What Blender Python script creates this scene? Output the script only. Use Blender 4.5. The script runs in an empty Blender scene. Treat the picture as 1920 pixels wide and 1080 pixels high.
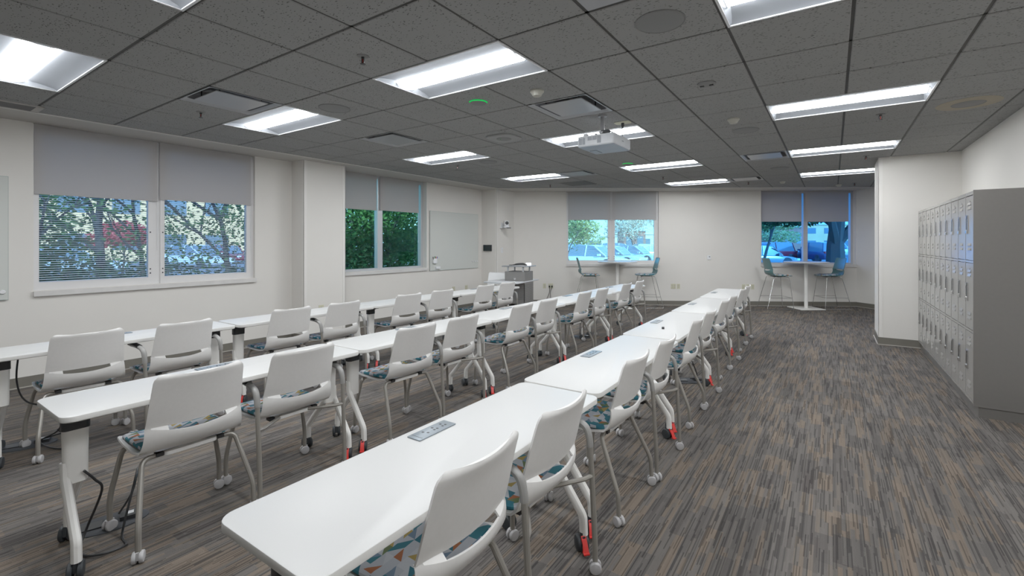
import bpy, math, random
from mathutils import Vector, Matrix
random.seed(7)
PI = math.pi
scn = bpy.context.scene
col = scn.collection

# ------------------------------------------------------------------ camera (level, slightly shifted lens)
FPX, CXP, CYP, YAW, HC = 865.7, 992.65, 456.63, 0.5812, 1.481
cam = bpy.data.cameras.new('camera'); co = bpy.data.objects.new('camera', cam); col.objects.link(co)
cam.sensor_width = 36.0; cam.lens = FPX * 36 / 1920
cam.shift_x = (960 - CXP) / 1920; cam.shift_y = (CYP - 540) / 1920
cam.clip_start = .02; cam.clip_end = 400
co.location = (0, 0, HC); co.rotation_euler = (PI / 2, 0, YAW)
scn.camera = co
CS, SN = math.cos(YAW), math.sin(YAW)
def at(u, f):
    "ground position seen in picture column u at distance f in front of the lens"
    r = (u - CXP) / FPX * f
    return (r * CS - f * SN, r * SN + f * CS)

# ------------------------------------------------------------------ materials
def new_mat(name):
    m = bpy.data.materials.new(name); m.use_nodes = True
    nt = m.node_tree; nt.nodes.clear()
    out = nt.nodes.new('ShaderNodeOutputMaterial')
    return m, nt, out
def N(nt, t, **kw):
    n = nt.nodes.new(t)
    for k, v in kw.items(): setattr(n, k, v)
    return n
def L(nt, a, b): nt.links.new(a, b)
def mathn(nt, op, a, b=None, c=None):
    n = N(nt, 'ShaderNodeMath', operation=op)
    for i, x in enumerate((a, b, c)):
        if x is None: continue
        if isinstance(x, (int, float)): n.inputs[i].default_value = x
        else: L(nt, x, n.inputs[i])
    return n.outputs[0]
def ramp(nt, fac, stops, interp='LINEAR'):
    n = N(nt, 'ShaderNodeValToRGB'); cr = n.color_ramp; cr.interpolation = interp
    while len(cr.elements) > 1: cr.elements.remove(cr.elements[-1])
    cr.elements[0].position = stops[0][0]; cr.elements[0].color = (*stops[0][1], 1)
    for p, c in stops[1:]:
        e = cr.elements.new(p); e.color = (*c, 1)
    L(nt, fac, n.inputs[0]); return n.outputs[0]
def pbr(nt, out, base, rough=.5, metal=0., spec=.5, bump=None, bs=.1):
    b = N(nt, 'ShaderNodeBsdfPrincipled')
    if isinstance(base, tuple): b.inputs['Base Color'].default_value = (*base, 1)
    else: L(nt, base, b.inputs['Base Color'])
    if isinstance(rough, (int, float)): b.inputs['Roughness'].default_value = rough
    else: L(nt, rough, b.inputs['Roughness'])
    b.inputs['Metallic'].default_value = metal
    b.inputs['Specular IOR Level'].default_value = spec
    if bump is not None:
        bn = N(nt, 'ShaderNodeBump'); bn.inputs['Strength'].default_value = bs; bn.inputs['Distance'].default_value = .002
        L(nt, bump, bn.inputs['Height']); L(nt, bn.outputs[0], b.inputs['Normal'])
    L(nt, b.outputs[0], out.inputs[0]); return b
def objco(nt): return N(nt, 'ShaderNodeTexCoord').outputs['Object']
def noise(nt, vec, scale, detail=2., rough=.5):
    n = N(nt, 'ShaderNodeTexNoise'); n.inputs['Scale'].default_value = scale
    n.inputs['Detail'].default_value = detail; n.inputs['Roughness'].default_value = rough
    L(nt, vec, n.inputs['Vector']); return n.outputs['Fac']
def simple(name, c, rough=.5, metal=0., spec=.5, var=.06, scale=9.):
    m, nt, out = new_mat(name)
    f = noise(nt, objco(nt), scale, 3)
    cc = ramp(nt, f, [(.25, tuple(x * (1 - var) for x in c)), (.75, tuple(min(1, x * (1 + var)) for x in c))])
    pbr(nt, out, cc, rough, metal, spec); return m
def wnoise(nt, x, y=None, z=None):
    cb = N(nt, 'ShaderNodeCombineXYZ')
    for i, v in enumerate((x, y, z)):
        if v is None: continue
        if isinstance(v, (int, float)): cb.inputs[i].default_value = v
        else: L(nt, v, cb.inputs[i])
    w = N(nt, 'ShaderNodeTexWhiteNoise', noise_dimensions='3D'); L(nt, cb.outputs[0], w.inputs['Vector'])
    return w.outputs['Value']
def sep(nt, v):
    s = N(nt, 'ShaderNodeSeparateXYZ'); L(nt, v, s.inputs[0]); return s.outputs

M = {}
# carpet: tufted planks with lengthwise threads and short colour blocks
def carpet():
    m, nt, out = new_mat('carpet')
    o = objco(nt); s = sep(nt, o); x, y = s[0], s[1]
    def strips(wx, ly, seed):
        cx_ = mathn(nt, 'FLOOR', mathn(nt, 'DIVIDE', x, wx))
        off = wnoise(nt, cx_, seed)
        cy_ = mathn(nt, 'FLOOR', mathn(nt, 'ADD', mathn(nt, 'DIVIDE', y, ly), mathn(nt, 'MULTIPLY', off, 7.)))
        return wnoise(nt, cx_, cy_, seed + .5)
    block = strips(.078, .25, 1.)
    mid = strips(.019, .3, 5.)
    thread = strips(.0056, .2, 9.)
    fine = noise(nt, o, 420., 2)
    plank = wnoise(nt, mathn(nt, 'FLOOR', mathn(nt, 'DIVIDE', x, .25)), mathn(nt, 'FLOOR', mathn(nt, 'DIVIDE', y, 1.0)), 3.)
    v = mathn(nt, 'ADD', mathn(nt, 'MULTIPLY', block, .47), mathn(nt, 'MULTIPLY', mid, .53))
    base = ramp(nt, v, [(0., (.072, .062, .058)), (.24, (.082, .075, .070)), (.40, (.102, .093, .086)), (.56, (.108, .098, .089)), (.66, (.132, .107, .085)), (.82, (.15, .118, .092))])
    dark = ramp(nt, thread, [(0., (.45, .45, .46)), (.24, (.62, .62, .63)), (.34, (1.0, 1.0, 1.0)), (1., (1.14, 1.14, 1.14))])
    mx = N(nt, 'ShaderNodeMix', data_type='RGBA', blend_type='MULTIPLY'); mx.inputs[0].default_value = 1.
    L(nt, base, mx.inputs[6]); L(nt, dark, mx.inputs[7])
    f2 = ramp(nt, mathn(nt, 'ADD', mathn(nt, 'MULTIPLY', fine, .8), mathn(nt, 'MULTIPLY', plank, .2)), [(.3, (.58, .58, .58)), (.75, (1.32, 1.32, 1.32))])
    mx2 = N(nt, 'ShaderNodeMix', data_type='RGBA', blend_type='MULTIPLY'); mx2.inputs[0].default_value = 1.
    L(nt, mx.outputs[2], mx2.inputs[6]); L(nt, f2, mx2.inputs[7])
    pbr(nt, out, mx2.outputs[2], .95, 0, .15, fine, .5); return m
M['carpet'] = carpet()
def tilemat():
    m, nt, out = new_mat('ceiling_tile')
    o = objco(nt)
    mp = N(nt, 'ShaderNodeMapping'); mp.inputs['Scale'].default_value = (.6, 1.25, 1.); L(nt, o, mp.inputs[0])
    nz = N(nt, 'ShaderNodeTexNoise'); nz.inputs['Scale'].default_value = 38.; L(nt, o, nz.inputs['Vector'])
    ad = N(nt, 'ShaderNodeVectorMath', operation='MULTIPLY_ADD'); L(nt, nz.outputs['Color'], ad.inputs[0]); ad.inputs[1].default_value = (.02, .02, .02); L(nt, mp.outputs[0], ad.inputs[2])
    vo = N(nt, 'ShaderNodeTexVoronoi'); vo.inputs['Scale'].default_value = 62.; L(nt, ad.outputs[0], vo.inputs['Vector'])
    big = noise(nt, o, 14., 2)
    d = mathn(nt, 'SUBTRACT', vo.outputs['Distance'], mathn(nt, 'MULTIPLY', big, .34))
    c = ramp(nt, d, [(0., (.09, .09, .086)), (.03, (.14, .14, .135)), (.075, (.285, .284, .281))])
    pbr(nt, out, c, .95, 0, .1, d, .3); return m
M['tile'] = tilemat()
M['grid'] = simple('ceiling_grid', (.03, .028, .024), .6)  # tee bars coloured dark in place of the shadow gap between tiles
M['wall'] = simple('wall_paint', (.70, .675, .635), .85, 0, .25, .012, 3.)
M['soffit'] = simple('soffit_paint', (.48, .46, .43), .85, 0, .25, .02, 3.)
M['guard'] = simple('corner_guard', (.74, .715, .68), .45, 0, .4, .01)
M['base'] = simple('rubber_base', (.135, .125, .105), .55, 0, .4, .05)
M['basecap'] = simple('base_cove', (.38, .36, .32), .5)
M['white_top'] = simple('white_laminate', (.535, .535, .528), .42, 0, .4, .015, 300.)
M['edge'] = simple('table_edge', (.62, .61, .585), .5, 0, .4, .02)
M['table_leg'] = simple('table_leg_white', (.80, .785, .75), .35, 0, .5, .02)
M['black'] = simple('black_plastic', (.014, .015, .017), .45, 0, .5, .1)
M['tyre'] = simple('caster_tyre', (.022, .026, .03), .55, 0, .5, .1)
M['red'] = simple('red_brake', (.62, .02, .015), .4, 0, .5, .05)
M['floorbox'] = simple('floor_box_grey', (.045, .048, .054), .75, 0, .2)
M['bulb'] = simple('sprinkler_bulb', (.22, .02, .015), .2)
M['shell'] = simple('grey_plastic_shell', (.73, .715, .695), .42, 0, .45, .02, 60.)
M['shell_white'] = simple('white_plastic_shell', (.78, .79, .80), .4, 0, .45, .02, 60.)
M['tube'] = simple('silver_paint', (.27, .252, .225), .34, .35, .5, .03)
M['caster'] = simple('grey_caster', (.40, .39, .395), .4, 0, .5, .05)
M['armsleeve'] = simple('grey_arm', (.26, .255, .245), .4, .1, .5, .03)
M['chrome'] = simple('chrome', (.55, .55, .55), .2, 1., .5, .03)
M['teal'] = simple('teal_plastic', (.065, .155, .165), .4, 0, .5, .03)
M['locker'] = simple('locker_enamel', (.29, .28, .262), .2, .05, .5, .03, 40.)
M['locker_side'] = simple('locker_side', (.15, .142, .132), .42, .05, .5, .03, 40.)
M['latch'] = simple('latch_steel', (.62, .62, .62), .22, 1., .5, .04)
M['recess_dark'] = simple('latch_recess', (.10, .095, .09), .3, .6)  # also the painted shade behind the locker door gaps
M['metalgrey'] = simple('podium_grey', (.21, .20, .19), .45, .1, .5, .04)
M['podtop'] = simple('podium_top', (.52, .53, .55), .35, 0, .5, .02)
M['podshelf'] = simple('podium_shelf', (.24, .25, .27), .35, .1, .5, .02)
M['module'] = simple('power_module', (.20, .235, .265), .35, .3, .5, .04)
M['cream'] = simple('cream_plastic', (.56, .54, .38), .5)
M['ivory'] = simple('ivory_plastic', (.44, .43, .37), .5)
M['stain'] = simple('stained_ring', (.33, .28, .21), .8)
M['whiteplas'] = simple('white_plastic', (.74, .75, .77), .45)
M['greyplas'] = simple('speaker_grille', (.20, .20, .20), .7, 0, .3, .05, 300.)
M['proj'] = simple('projector_white', (.62, .64, .67), .4)
M['projbot'] = simple('projector_underside', (.30, .33, .37), .35)
M['apgrey'] = simple('access_point_grey', (.27, .27, .27), .6)
M['projvent'] = simple('projector_vent', (.30, .32, .35), .6, 0, .5, .3, 400.)
M['diff'] = simple('diffuser_metal', (.34, .345, .36), .3, .2, .5, .02)
M['diffdark'] = simple('diffuser_throat', (.05, .05, .055), .35, .5)  # throat colour darkened to stand in for shade in the slot round the plaque
M['grille'] = simple('return_grille', (.085, .082, .08), .6, 0, .4, .25, 200.)
M['frame'] = simple('window_frame_white', (.66, .65, .65), .4, 0, .5, .015)
M['alu'] = simple('window_alu', (.52, .54, .57), .35, .3, .5, .02)
M['sill'] = simple('window_sill', (.60, .585, .57), .45)
M['slat'] = simple('blind_slat', (.60, .68, .76), .4, .2)
M['brick'] = simple('brick', (.07, .045, .04), .9, 0, .2, .3, 30.)
M['panel_screen'] = simple('panel_screen', (.006, .014, .018), .15)
M['reflector'] = simple('troffer_reflector', (.28, .297, .325), .85, 0, .03, .01)
def shade():
    m, nt, out = new_mat('roller_shade')
    o = objco(nt); w = noise(nt, o, 500., 1)
    c = ramp(nt, w, [(.3, (.54, .52, .515)), (.7, (.60, .58, .575))])
    d = N(nt, 'ShaderNodeBsdfDiffuse'); L(nt, c, d.inputs[0]); t = N(nt, 'ShaderNodeBsdfTranslucent'); L(nt, c, t.inputs[0])
    mx = N(nt, 'ShaderNodeMixShader'); mx.inputs[0].default_value = .40; L(nt, d.outputs[0], mx.inputs[1]); L(nt, t.outputs[0], mx.inputs[2]); L(nt, mx.outputs[0], out.inputs[0]); return m
M['shade'] = shade()
def fabric():
    m, nt, out = new_mat('geometric_fabric')
    o = objco(nt)
    mp = N(nt, 'ShaderNodeMapping'); mp.inputs['Rotation'].default_value = (0, 0, .35); L(nt, o, mp.inputs[0])
    s = sep(nt, mp.outputs[0])
    a = mathn(nt, 'DIVIDE', mathn(nt, 'ADD', s[0], mathn(nt, 'MULTIPLY', s[1], .45)), .042)
    row = mathn(nt, 'FLOOR', a)
    b = mathn(nt, 'ADD', mathn(nt, 'DIVIDE', mathn(nt, 'SUBTRACT', s[1], mathn(nt, 'MULTIPLY', s[0], .3)), .05), mathn(nt, 'MULTIPLY', wnoise(nt, row, 2.), 3.))
    fa = mathn(nt, 'FRACT', a); fb = mathn(nt, 'FRACT', b)
    clb = mathn(nt, 'FLOOR', b)
    rnd = wnoise(nt, row, clb, 4.)
    flip = mathn(nt, 'GREATER_THAN', rnd, .5)
    fb2 = mathn(nt, 'ABSOLUTE', mathn(nt, 'SUBTRACT', fb, flip))
    tri = mathn(nt, 'GREATER_THAN', mathn(nt, 'ADD', fa, mathn(nt, 'MULTIPLY', fb2, 1.)), 1.)
    v = wnoise(nt, mathn(nt, 'ADD', row, mathn(nt, 'MULTIPLY', tri, .37)), clb, 8.)
    c = ramp(nt, v, [(0., (.52, .55, .60)), (.40, (.03, .16, .22)), (.53, (.60, .62, .66)), (.62, (.16, .24, .34)), (.70, (.40, .13, .05)), (.78, (.42, .30, .08)), (.86, (.14, .19, .08)), (.92, (.04, .19, .24))], 'CONSTANT')
    pbr(nt, out, c, .85, 0, .2, noise(nt, o, 900., 1), .3); return m
M['fabric'] = fabric()
def perf():
    m, nt, out = new_mat('perforated_panel')
    o = objco(nt); s = sep(nt, o)
    fz = mathn(nt, 'FRACT', mathn(nt, 'DIVIDE', s[2], .022))
    fy = mathn(nt, 'FRACT', mathn(nt, 'DIVIDE', mathn(nt, 'ADD', s[0], s[1]), .03))
    k = mathn(nt, 'MULTIPLY', mathn(nt, 'LESS_THAN', mathn(nt, 'ABSOLUTE', mathn(nt, 'SUBTRACT', fz, .5)), .22), mathn(nt, 'LESS_THAN', mathn(nt, 'ABSOLUTE', mathn(nt, 'SUBTRACT', fy, .5)), .4))
    c = ramp(nt, k, [(0., (.21, .20, .19)), (1., (.06, .06, .06))], 'CONSTANT')
    pbr(nt, out, c, .5); return m
M['perf'] = perf()
def emit(name, c, s):
    m, nt, out = new_mat(name); e = N(nt, 'ShaderNodeEmission')
    e.inputs[0].default_value = (*c, 1); e.inputs[1].default_value = s; L(nt, e.outputs[0], out.inputs[0]); return m
M['lens'] = emit('troffer_lens', (.95, .98, 1.), 12.6)
M['green'] = emit('green_led', (.005, .8, .10), .22)
def glass(name, tint, refl=.05, rough=.0):
    m, nt, out = new_mat(name)
    t = N(nt, 'ShaderNodeBsdfTransparent'); t.inputs[0].default_value = (*tint, 1)
    g = N(nt, 'ShaderNodeBsdfGlossy'); g.inputs['Roughness'].default_value = rough
    fr = N(nt, 'ShaderNodeFresnel'); fr.inputs[0].default_value = 1.35
    mx = N(nt, 'ShaderNodeMixShader'); L(nt, fr.outputs[0], mx.inputs[0]); L(nt, t.outputs[0], mx.inputs[1]); L(nt, g.outputs[0], mx.inputs[2])
    L(nt, mx.outputs[0], out.inputs[0]); return m
M['glass_1'] = glass('tinted_glass_soft', (.36, .54, .74))
M['glass_2'] = glass('tinted_glass_green', (.40, .70, .78))
M['glass_3'] = glass('tinted_glass_pale', (.42, .78, 1.))
M['glass_4'] = glass('tinted_glass_deep', (.18, .50, .90))
def boardglass():
    m, nt, out = new_mat('glass_board')
    b = pbr(nt, out, (.56, .58, .55), .07, 0, .5); return m
M['board'] = boardglass()
M['board_edge'] = simple('glass_board_edge', (.33, .40, .38), .2)
# outdoors
def leafmat(name, c1, c2):
    m, nt, out = new_mat(name)
    g = N(nt, 'ShaderNodeNewGeometry')
    f = g.outputs['Random Per Island']
    c = ramp(nt, f, [(0., c1), (1., c2)])
    d = N(nt, 'ShaderNodeBsdfDiffuse'); L(nt, c, d.inputs[0])
    t = N(nt, 'ShaderNodeBsdfTranslucent'); L(nt, c, t.inputs[0])
    mx = N(nt, 'ShaderNodeMixShader'); mx.inputs[0].default_value = .35
    L(nt, d.outputs[0], mx.inputs[1]); L(nt, t.outputs[0], mx.inputs[2]); L(nt, mx.outputs[0], out.inputs[0]); return m
M['leaf_green'] = leafmat('leaf_green', (.03, .07, .025), (.13, .20, .06))
M['leaf_dark'] = leafmat('leaf_dark', (.02, .05, .025), (.09, .15, .06))
M['leaf_yellow'] = leafmat('leaf_yellow', (.30, .32, .10), (.75, .62, .28))
M['leaf_red'] = leafmat('leaf_red', (.45, .05, .06), (.85, .16, .15))
M['leaf_autumn'] = leafmat('leaf_autumn', (.55, .38, .25), (.95, .75, .6))
M['bark'] = simple('bark', (.06, .05, .045), .95, 0, .2, .3, 20.)
M['asphalt'] = simple('asphalt', (.16, .16, .17), .95, 0, .2, .15, 2.)
M['lawn'] = simple('lawn', (.07, .11, .04), .95, 0, .2, .4, 3.)
M['bldg'] = simple('beige_stucco', (.92, .55, .27), .9, 0, .2, .1, .5)
M['bldg_red'] = simple('red_brick_facade', (.42, .16, .11), .9, 0, .2, .2, 2.)
M['bldg_white'] = simple('white_facade', (.75, .72, .68), .9, 0, .2, .1, 1.)
M['carglass'] = simple('car_glass', (.16, .19, .22), .12, .35, .8)
M['rim'] = simple('alloy_rim', (.45, .46, .48), .3, .8)
M['light_w'] = simple('headlight', (.8, .82, .85), .15)
M['light_r'] = simple('tail_light', (.5, .02, .02), .2)
def paint(name, c): return simple(name, c, .22, .2, .6, .02)
M['car_silver'] = paint('car_silver', (.50, .54, .58)); M['car_white'] = paint('car_white', (.78, .80, .82))
M['car_red'] = paint('car_red', (.25, .015, .025)); M['car_blue'] = paint('car_navy', (.02, .035, .10)); M['car_grey'] = paint('car_grey', (.16, .18, .20))

# ------------------------------------------------------------------ mesh builder
def rrect(w, h, r, n=5):
    "rounded rectangle outline, counter-clockwise, centred"
    r = max(1e-4, min(r, w / 2 - 1e-4, h / 2 - 1e-4)); pts = []
    for cx_, cy_, a0 in ((w/2-r, h/2-r, 0), (-w/2+r, h/2-r, PI/2), (-w/2+r, -h/2+r, PI), (w/2-r, -h/2+r, 1.5*PI)):
        for i in range(n + 1):
            a = a0 + PI / 2 * i / n; pts.append((cx_ + r * math.cos(a), cy_ + r * math.sin(a)))
    return pts
class MB:
    def __init__(s): s.v = []; s.f = []; s.mi = []; s.T = Matrix.Identity(4); s.m = 0
    def add(s, vs, fs):
        b = len(s.v); s.v += [tuple(s.T @ Vector(p)) for p in vs]
        for f in fs: s.f.append(tuple(b + i for i in f)); s.mi.append(s.m)
        return s
    def box(s, x0, x1, y0, y1, z0, z1):
        return s.add([(x0,y0,z0),(x1,y0,z0),(x1,y1,z0),(x0,y1,z0),(x0,y0,z1),(x1,y0,z1),(x1,y1,z1),(x0,y1,z1)],
            [(0,3,2,1),(4,5,6,7),(0,1,5,4),(1,2,6,5),(2,3,7,6),(3,0,4,7)])
    def loft(s, rings, cap=True, close=True):
        n = len(rings[0]); vs = [p for r in rings for p in r]; fs = []
        for i in range(len(rings) - 1):
            for j in range(n if close else n - 1):
                k = (j + 1) % n; fs.append((i*n+j, i*n+k, (i+1)*n+k, (i+1)*n+j))
        if cap: fs.append(tuple(range(n))[::-1]); fs.append(tuple((len(rings)-1)*n + j for j in range(n)))
        return s.add(vs, fs)
    def slab(s, w, h, z0, z1, r=.01, e=.003, c=(0, 0), n=5):
        "rounded-corner slab with softened edges"
        R = []
        for z, i in ((z0, e), (z0 + e, 0), (z1 - e, 0), (z1 - e*.3, e*.3), (z1, e)):
            R.append([(c[0] + x, c[1] + y, z) for x, y in rrect(w - 2*i, h - 2*i, r - i, n)])
        return s.loft(R)
    def prism(s, poly, z0, z1):
        return s.loft([[(x, y, z0) for x, y in poly], [(x, y, z1) for x, y in poly]])
    def tube(s, pts, r, seg=10, cap=True, flat=(1., 1.), up=None):
        pts = [Vector(p) for p in pts]; n = len(pts); rs = r if isinstance(r, (list, tuple)) else [r] * n
        rings = []; nrm = None
        for i in range(n):
            d = (pts[min(i+1, n-1)] - pts[max(i-1, 0)]).normalized()
            if nrm is None:
                u = Vector(up) if up else (Vector((0, 0, 1)) if abs(d.z) < .9 else Vector((1, 0, 0)))
                nrm = (u - d * u.dot(d)).normalized()
            else: nrm = (nrm - d * nrm.dot(d)).normalized()
            b = d.cross(nrm)
            rings.append([tuple(pts[i] + nrm * (rs[i]*flat[0]*math.cos(2*PI*k/seg)) + b * (rs[i]*flat[1]*math.sin(2*PI*k/seg))) for k in range(seg)])
        return s.loft(rings, cap)
    def cyl(s, p0, p1, r, seg=16): return s.tube([p0, p1], r, seg)
    def lathe(s, prof, seg=24, axis='z', c=(0, 0, 0)):
        rings = []
        for r, z in prof:
            ring = []
            for k in range(seg):
                a = 2 * PI * k / seg; x, y = r * math.cos(a), r * math.sin(a)
                p = (x, y, z) if axis == 'z' else ((z, x, y) if axis == 'x' else (y, z, x))
                ring.append((c[0] + p[0], c[1] + p[1], c[2] + p[2]))
            rings.append(ring)
        return s.loft(rings)
    def build(s, name, mats, parent=None, loc=(0, 0, 0), rotz=0., smooth=35.):
        me = bpy.data.meshes.new(name); me.from_pydata(s.v, [], s.f); me.update()
        if not isinstance(mats, (list, tuple)): mats = [mats]
        for m in mats: me.materials.append(m)
        me.polygons.foreach_set('material_index', s.mi)
        if smooth:
            me.polygons.foreach_set('use_smooth', [True] * len(me.polygons)); me.set_sharp_from_angle(angle=math.radians(smooth))
        o = bpy.data.objects.new(name, me); col.objects.link(o)
        o.location = loc; o.rotation_euler = (0, 0, rotz)
        if parent: o.parent = parent
        return o
def bez(pts, n=6, rad=.05):
    "smooth a polyline by rounding its inner corners"
    P = [Vector(p) for p in pts]; out = [P[0]]
    for i in range(1, len(P) - 1):
        a, b, c = P[i-1], P[i], P[i+1]
        l = min((b-a).length, (c-b).length) * .48
        p0 = b + (a-b).normalized() * min(l, rad); p1 = b + (c-b).normalized() * min(l, rad)
        for k in range(n + 1):
            t = k / n; out.append(p0*(1-t)**2 + b*2*t*(1-t) + p1*t*t)
    out.append(P[-1]); return out
def spline(pts, n=8):
    P = [Vector(p) for p in pts]; P = [P[0]] + P + [P[-1]]; out = []
    for i in range(1, len(P) - 2):
        a, b, c, d = P[i-1], P[i], P[i+1], P[i+2]
        for k in range(n):
            t = k / n
            out.append(.5 * ((2*b) + (c-a)*t + (2*a-5*b+4*c-d)*t*t + (3*b-a-3*c+d)*t**3))
    out.append(P[-2]); return out
def tag(o, label=None, cat=None, group=None, kind=None):
    if label: o['label'] = label
    if cat: o['category'] = cat
    if group: o['group'] = group
    if kind: o['kind'] = kind
    return o
def thing(name, label, cat, loc=(0, 0, 0), rz=0., group=None):
    o = bpy.data.objects.new(name, None); col.objects.link(o); o.empty_display_size = .1
    o.location = loc; o.rotation_euler = (0, 0, rz); return tag(o, label, cat, group)
KIDS = {}
def kids(o): return [c for c in bpy.data.objects if c.parent == o]
def copy_tree(o, parent=None, cache={}):
    c = o.copy(); col.objects.link(c)
    if parent: c.parent = parent
    if o.name not in KIDS: KIDS[o.name] = kids(o)
    for ch in KIDS[o.name]: copy_tree(ch, c)
    return c
def put(proto, first, loc, rz, label, group=None):
    o = proto if first else copy_tree(proto)
    o.location = loc; o.rotation_euler = (0, 0, rz); o['label'] = label
    if group: o['group'] = group
    return o
ORD = ['first', 'second', 'third', 'fourth', 'fifth', 'sixth', 'seventh', 'eighth', 'ninth', 'tenth']
def struct(o): o['kind'] = 'structure'; return o

# ------------------------------------------------------------------ room shell
ZC = 2.742; ZT = 3.05
XL = -6.96; YN = -3.0; XR = 1.468
BO = Vector((-6.534, 9.230, 0)); BA = math.radians(30.12)
BD = Vector((math.cos(BA), math.sin(BA), 0)); BN = Vector((-math.sin(BA), math.cos(BA), 0))
def wall_frame(o, ang): return Matrix.Translation(o) @ Matrix.Rotation(ang, 4, 'Z')
# local wall frames: +x along the wall, +y outward (away from the room), z up
WL = wall_frame(Vector((XL, 0, 0)), PI / 2)      # x_local = Y, y_local = -X
WB = wall_frame(BO, BA)
def wall(name, T, x0, x1, t, holes, mat=None):
    b = MB(); b.T = T; xs = [x0]
    for (a, c, z0, z1) in holes:
        if a > xs[-1]: b.box(xs[-1], a, 0, t, 0, ZT)
        b.box(a, c, 0, t, 0, z0); b.box(a, c, 0, t, z1, ZT); xs.append(c)
    b.box(xs[-1], x1, 0, t, 0, ZT)
    return struct(b.build(name, mat or M['wall'], smooth=0))
W1 = (1.185, 3.39, .985, ZC); W2 = (4.66, 6.757, .985, ZC)
S3 = (1.295, 3.508, .985, ZC); S4 = (5.909, 8.085, .985, ZC)
wall('wall_left', WL, YN - .2, 9.9, .22, [W1, W2])
wall('wall_back', WB, -.6, 8.095, .26, [S3, S4])
E0 = BO + BD * 8.095
wall('wall_corner', wall_frame(E0, math.radians(-43)), 0, 3.6, .2, [])
b = MB(); b.box(XR, XR + .2, YN - .2, 8.49, 0, ZT); struct(b.build('wall_right', M['wall'], smooth=0))
b = MB(); b.box(.565, 3.2, 8.49, 9.27, 0, ZT); struct(b.build('wall_wing', M['wall'], smooth=0))
b = MB(); b.box(3.0, 3.2, 9.27, 13, 0, ZT); struct(b.build('wall_alcove', M['wall'], smooth=0))
b = MB(); b.box(XL - .2, XR + .2, YN - .2, YN, 0, ZT); struct(b.build('wall_near', M['wall'], smooth=0))
XP = -6.63
b = MB(); b.box(XL - .02, XP, 3.932, 4.63, 0, ZC + .1); struct(b.build('wall_pillar_left', M['wall'], smooth=0))
b = MB(); b.box(XL - .02, -6.515, 8.53, 9.36, 0, ZC + .1); struct(b.build('wall_pillar_corner', M['wall'], smooth=0))
# corner guards
for i, (x, y, sx, sy) in enumerate(((XP, 3.932, -1, 1), (XP, 4.63, -1, -1), (-6.515, 8.53, -1, 1), (.565, 8.49, 1, 1))):
    b = MB(); t = .004; w = .045
    xa, xb = sorted((x - sx*t, x + sx*w)); ya, yb = sorted((y - sy*t, y))
    b.box(xa, xb, ya, yb, .11, ZC)
    xa, xb = sorted((x - sx*t, x)); ya, yb = sorted((y - sy*t, y + sy*w)); b.box(xa, xb, ya, yb, .11, ZC)
    struct(b.build('trim_%d' % (i + 1), M['guard'], smooth=0))
# floor
b = MB(); poly = [(XL - .2, YN - .2), (3.2, YN - .2), (3.2, 14.9), (.6, 13.5), (BO.x - .4, BO.y + .0)]
b.prism([(XL-.2, YN-.2), (3.2, YN-.2), (3.2, 13.2), (.7, 13.6), (-6.6, 9.38), (XL-.2, 9.2)], -.1, 0); struct(b.build('floor', M['carpet'], smooth=0))
# baseboards
def baseboard(name, pts, inside):
    b = MB()
    for (p, q) in zip(pts[:-1], pts[1:]):
        p, q = Vector((*p, 0)), Vector((*q, 0)); d = (q - p).normalized(); n = Vector((-d.y, d.x, 0)) * inside
        l = (q - p).length
        b.T = Matrix((( d.x, n.x, 0, p.x), (d.y, n.y, 0, p.y), (0, 0, 1, 0), (0, 0, 0, 1)))
        b.m = 0; b.box(-.004, l + .004, 0, .008, .008, .108)
        b.m = 1; b.box(-.004, l + .004, 0, .02, 0, .009)
    return struct(b.build(name, [M['base'], M['basecap']], smooth=0))
ex = (E0.x + math.cos(math.radians(-43)) * 2.4, E0.y + math.sin(math.radians(-43)) * 2.4)
baseboard('baseboard_left', [(XL, YN), (XL, 3.932), (XP, 3.932), (XP, 4.63), (XL, 4.63), (XL, 8.53), (-6.515, 8.53), (-6.515, 9.24)], -1)
baseboard('baseboard_back', [(BO.x + .05, BO.y + .03), (E0.x, E0.y), ex], -1)
baseboard('baseboard_wing', [(1.05, 8.49), (.565, 8.49), (.565, 9.27), (2.2, 9.27)], 1)
baseboard('baseboard_right', [(XR, 5.3), (XR, YN)], -1)

# ceiling: lay-in tiles on a 2 ft grid, clipped to the gypsum border
GX, GY, G = -2.9547, 2.2884, .6096
def clip(poly, a, b_, c):
    out = []
    for i in range(len(poly)):
        p, q = poly[i], poly[(i+1) % len(poly)]
        dp = a*p[0] + b_*p[1] + c; dq = a*q[0] + b_*q[1] + c
        if dp >= 0: out.append(p)
        if (dp >= 0) != (dq >= 0):
            t = dp / (dp - dq); out.append((p[0] + (q[0]-p[0])*t, p[1] + (q[1]-p[1])*t))
    return out
EA, EB = (-6.41, 8.44), (.66, 12.81)
edx, edy = EB[0]-EA[0], EB[1]-EA[1]
def clip_room(poly):
    poly = clip(poly, 1, 0, 6.41)
    if poly: poly = clip(poly, edy, -edx, -(edy*EA[0] - edx*EA[1]))
    return poly
TROFF = [(-4, -3), (0, -3), (4, -3), (-4, 0), (0, 0), (4, 0), (-4, 4), (0, 4), (4, 4), (-4, 8), (0, 8), (4, 8), (0, 12), (4, 12)]
DIFF = [(-3, -1), (-3, 2), (1, 2), (3, 8), (-2, 8), (2, 12)]
RET = [(-3, 10)]
PANEL = [(3, -1)]
busy = set()
for c_, r_ in TROFF: busy |= {(c_, r_), (c_ + 1, r_)}
busy |= set(DIFF) | set(RET) | set(PANEL)
cb = MB(); gap = .009; ch = .006
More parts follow.
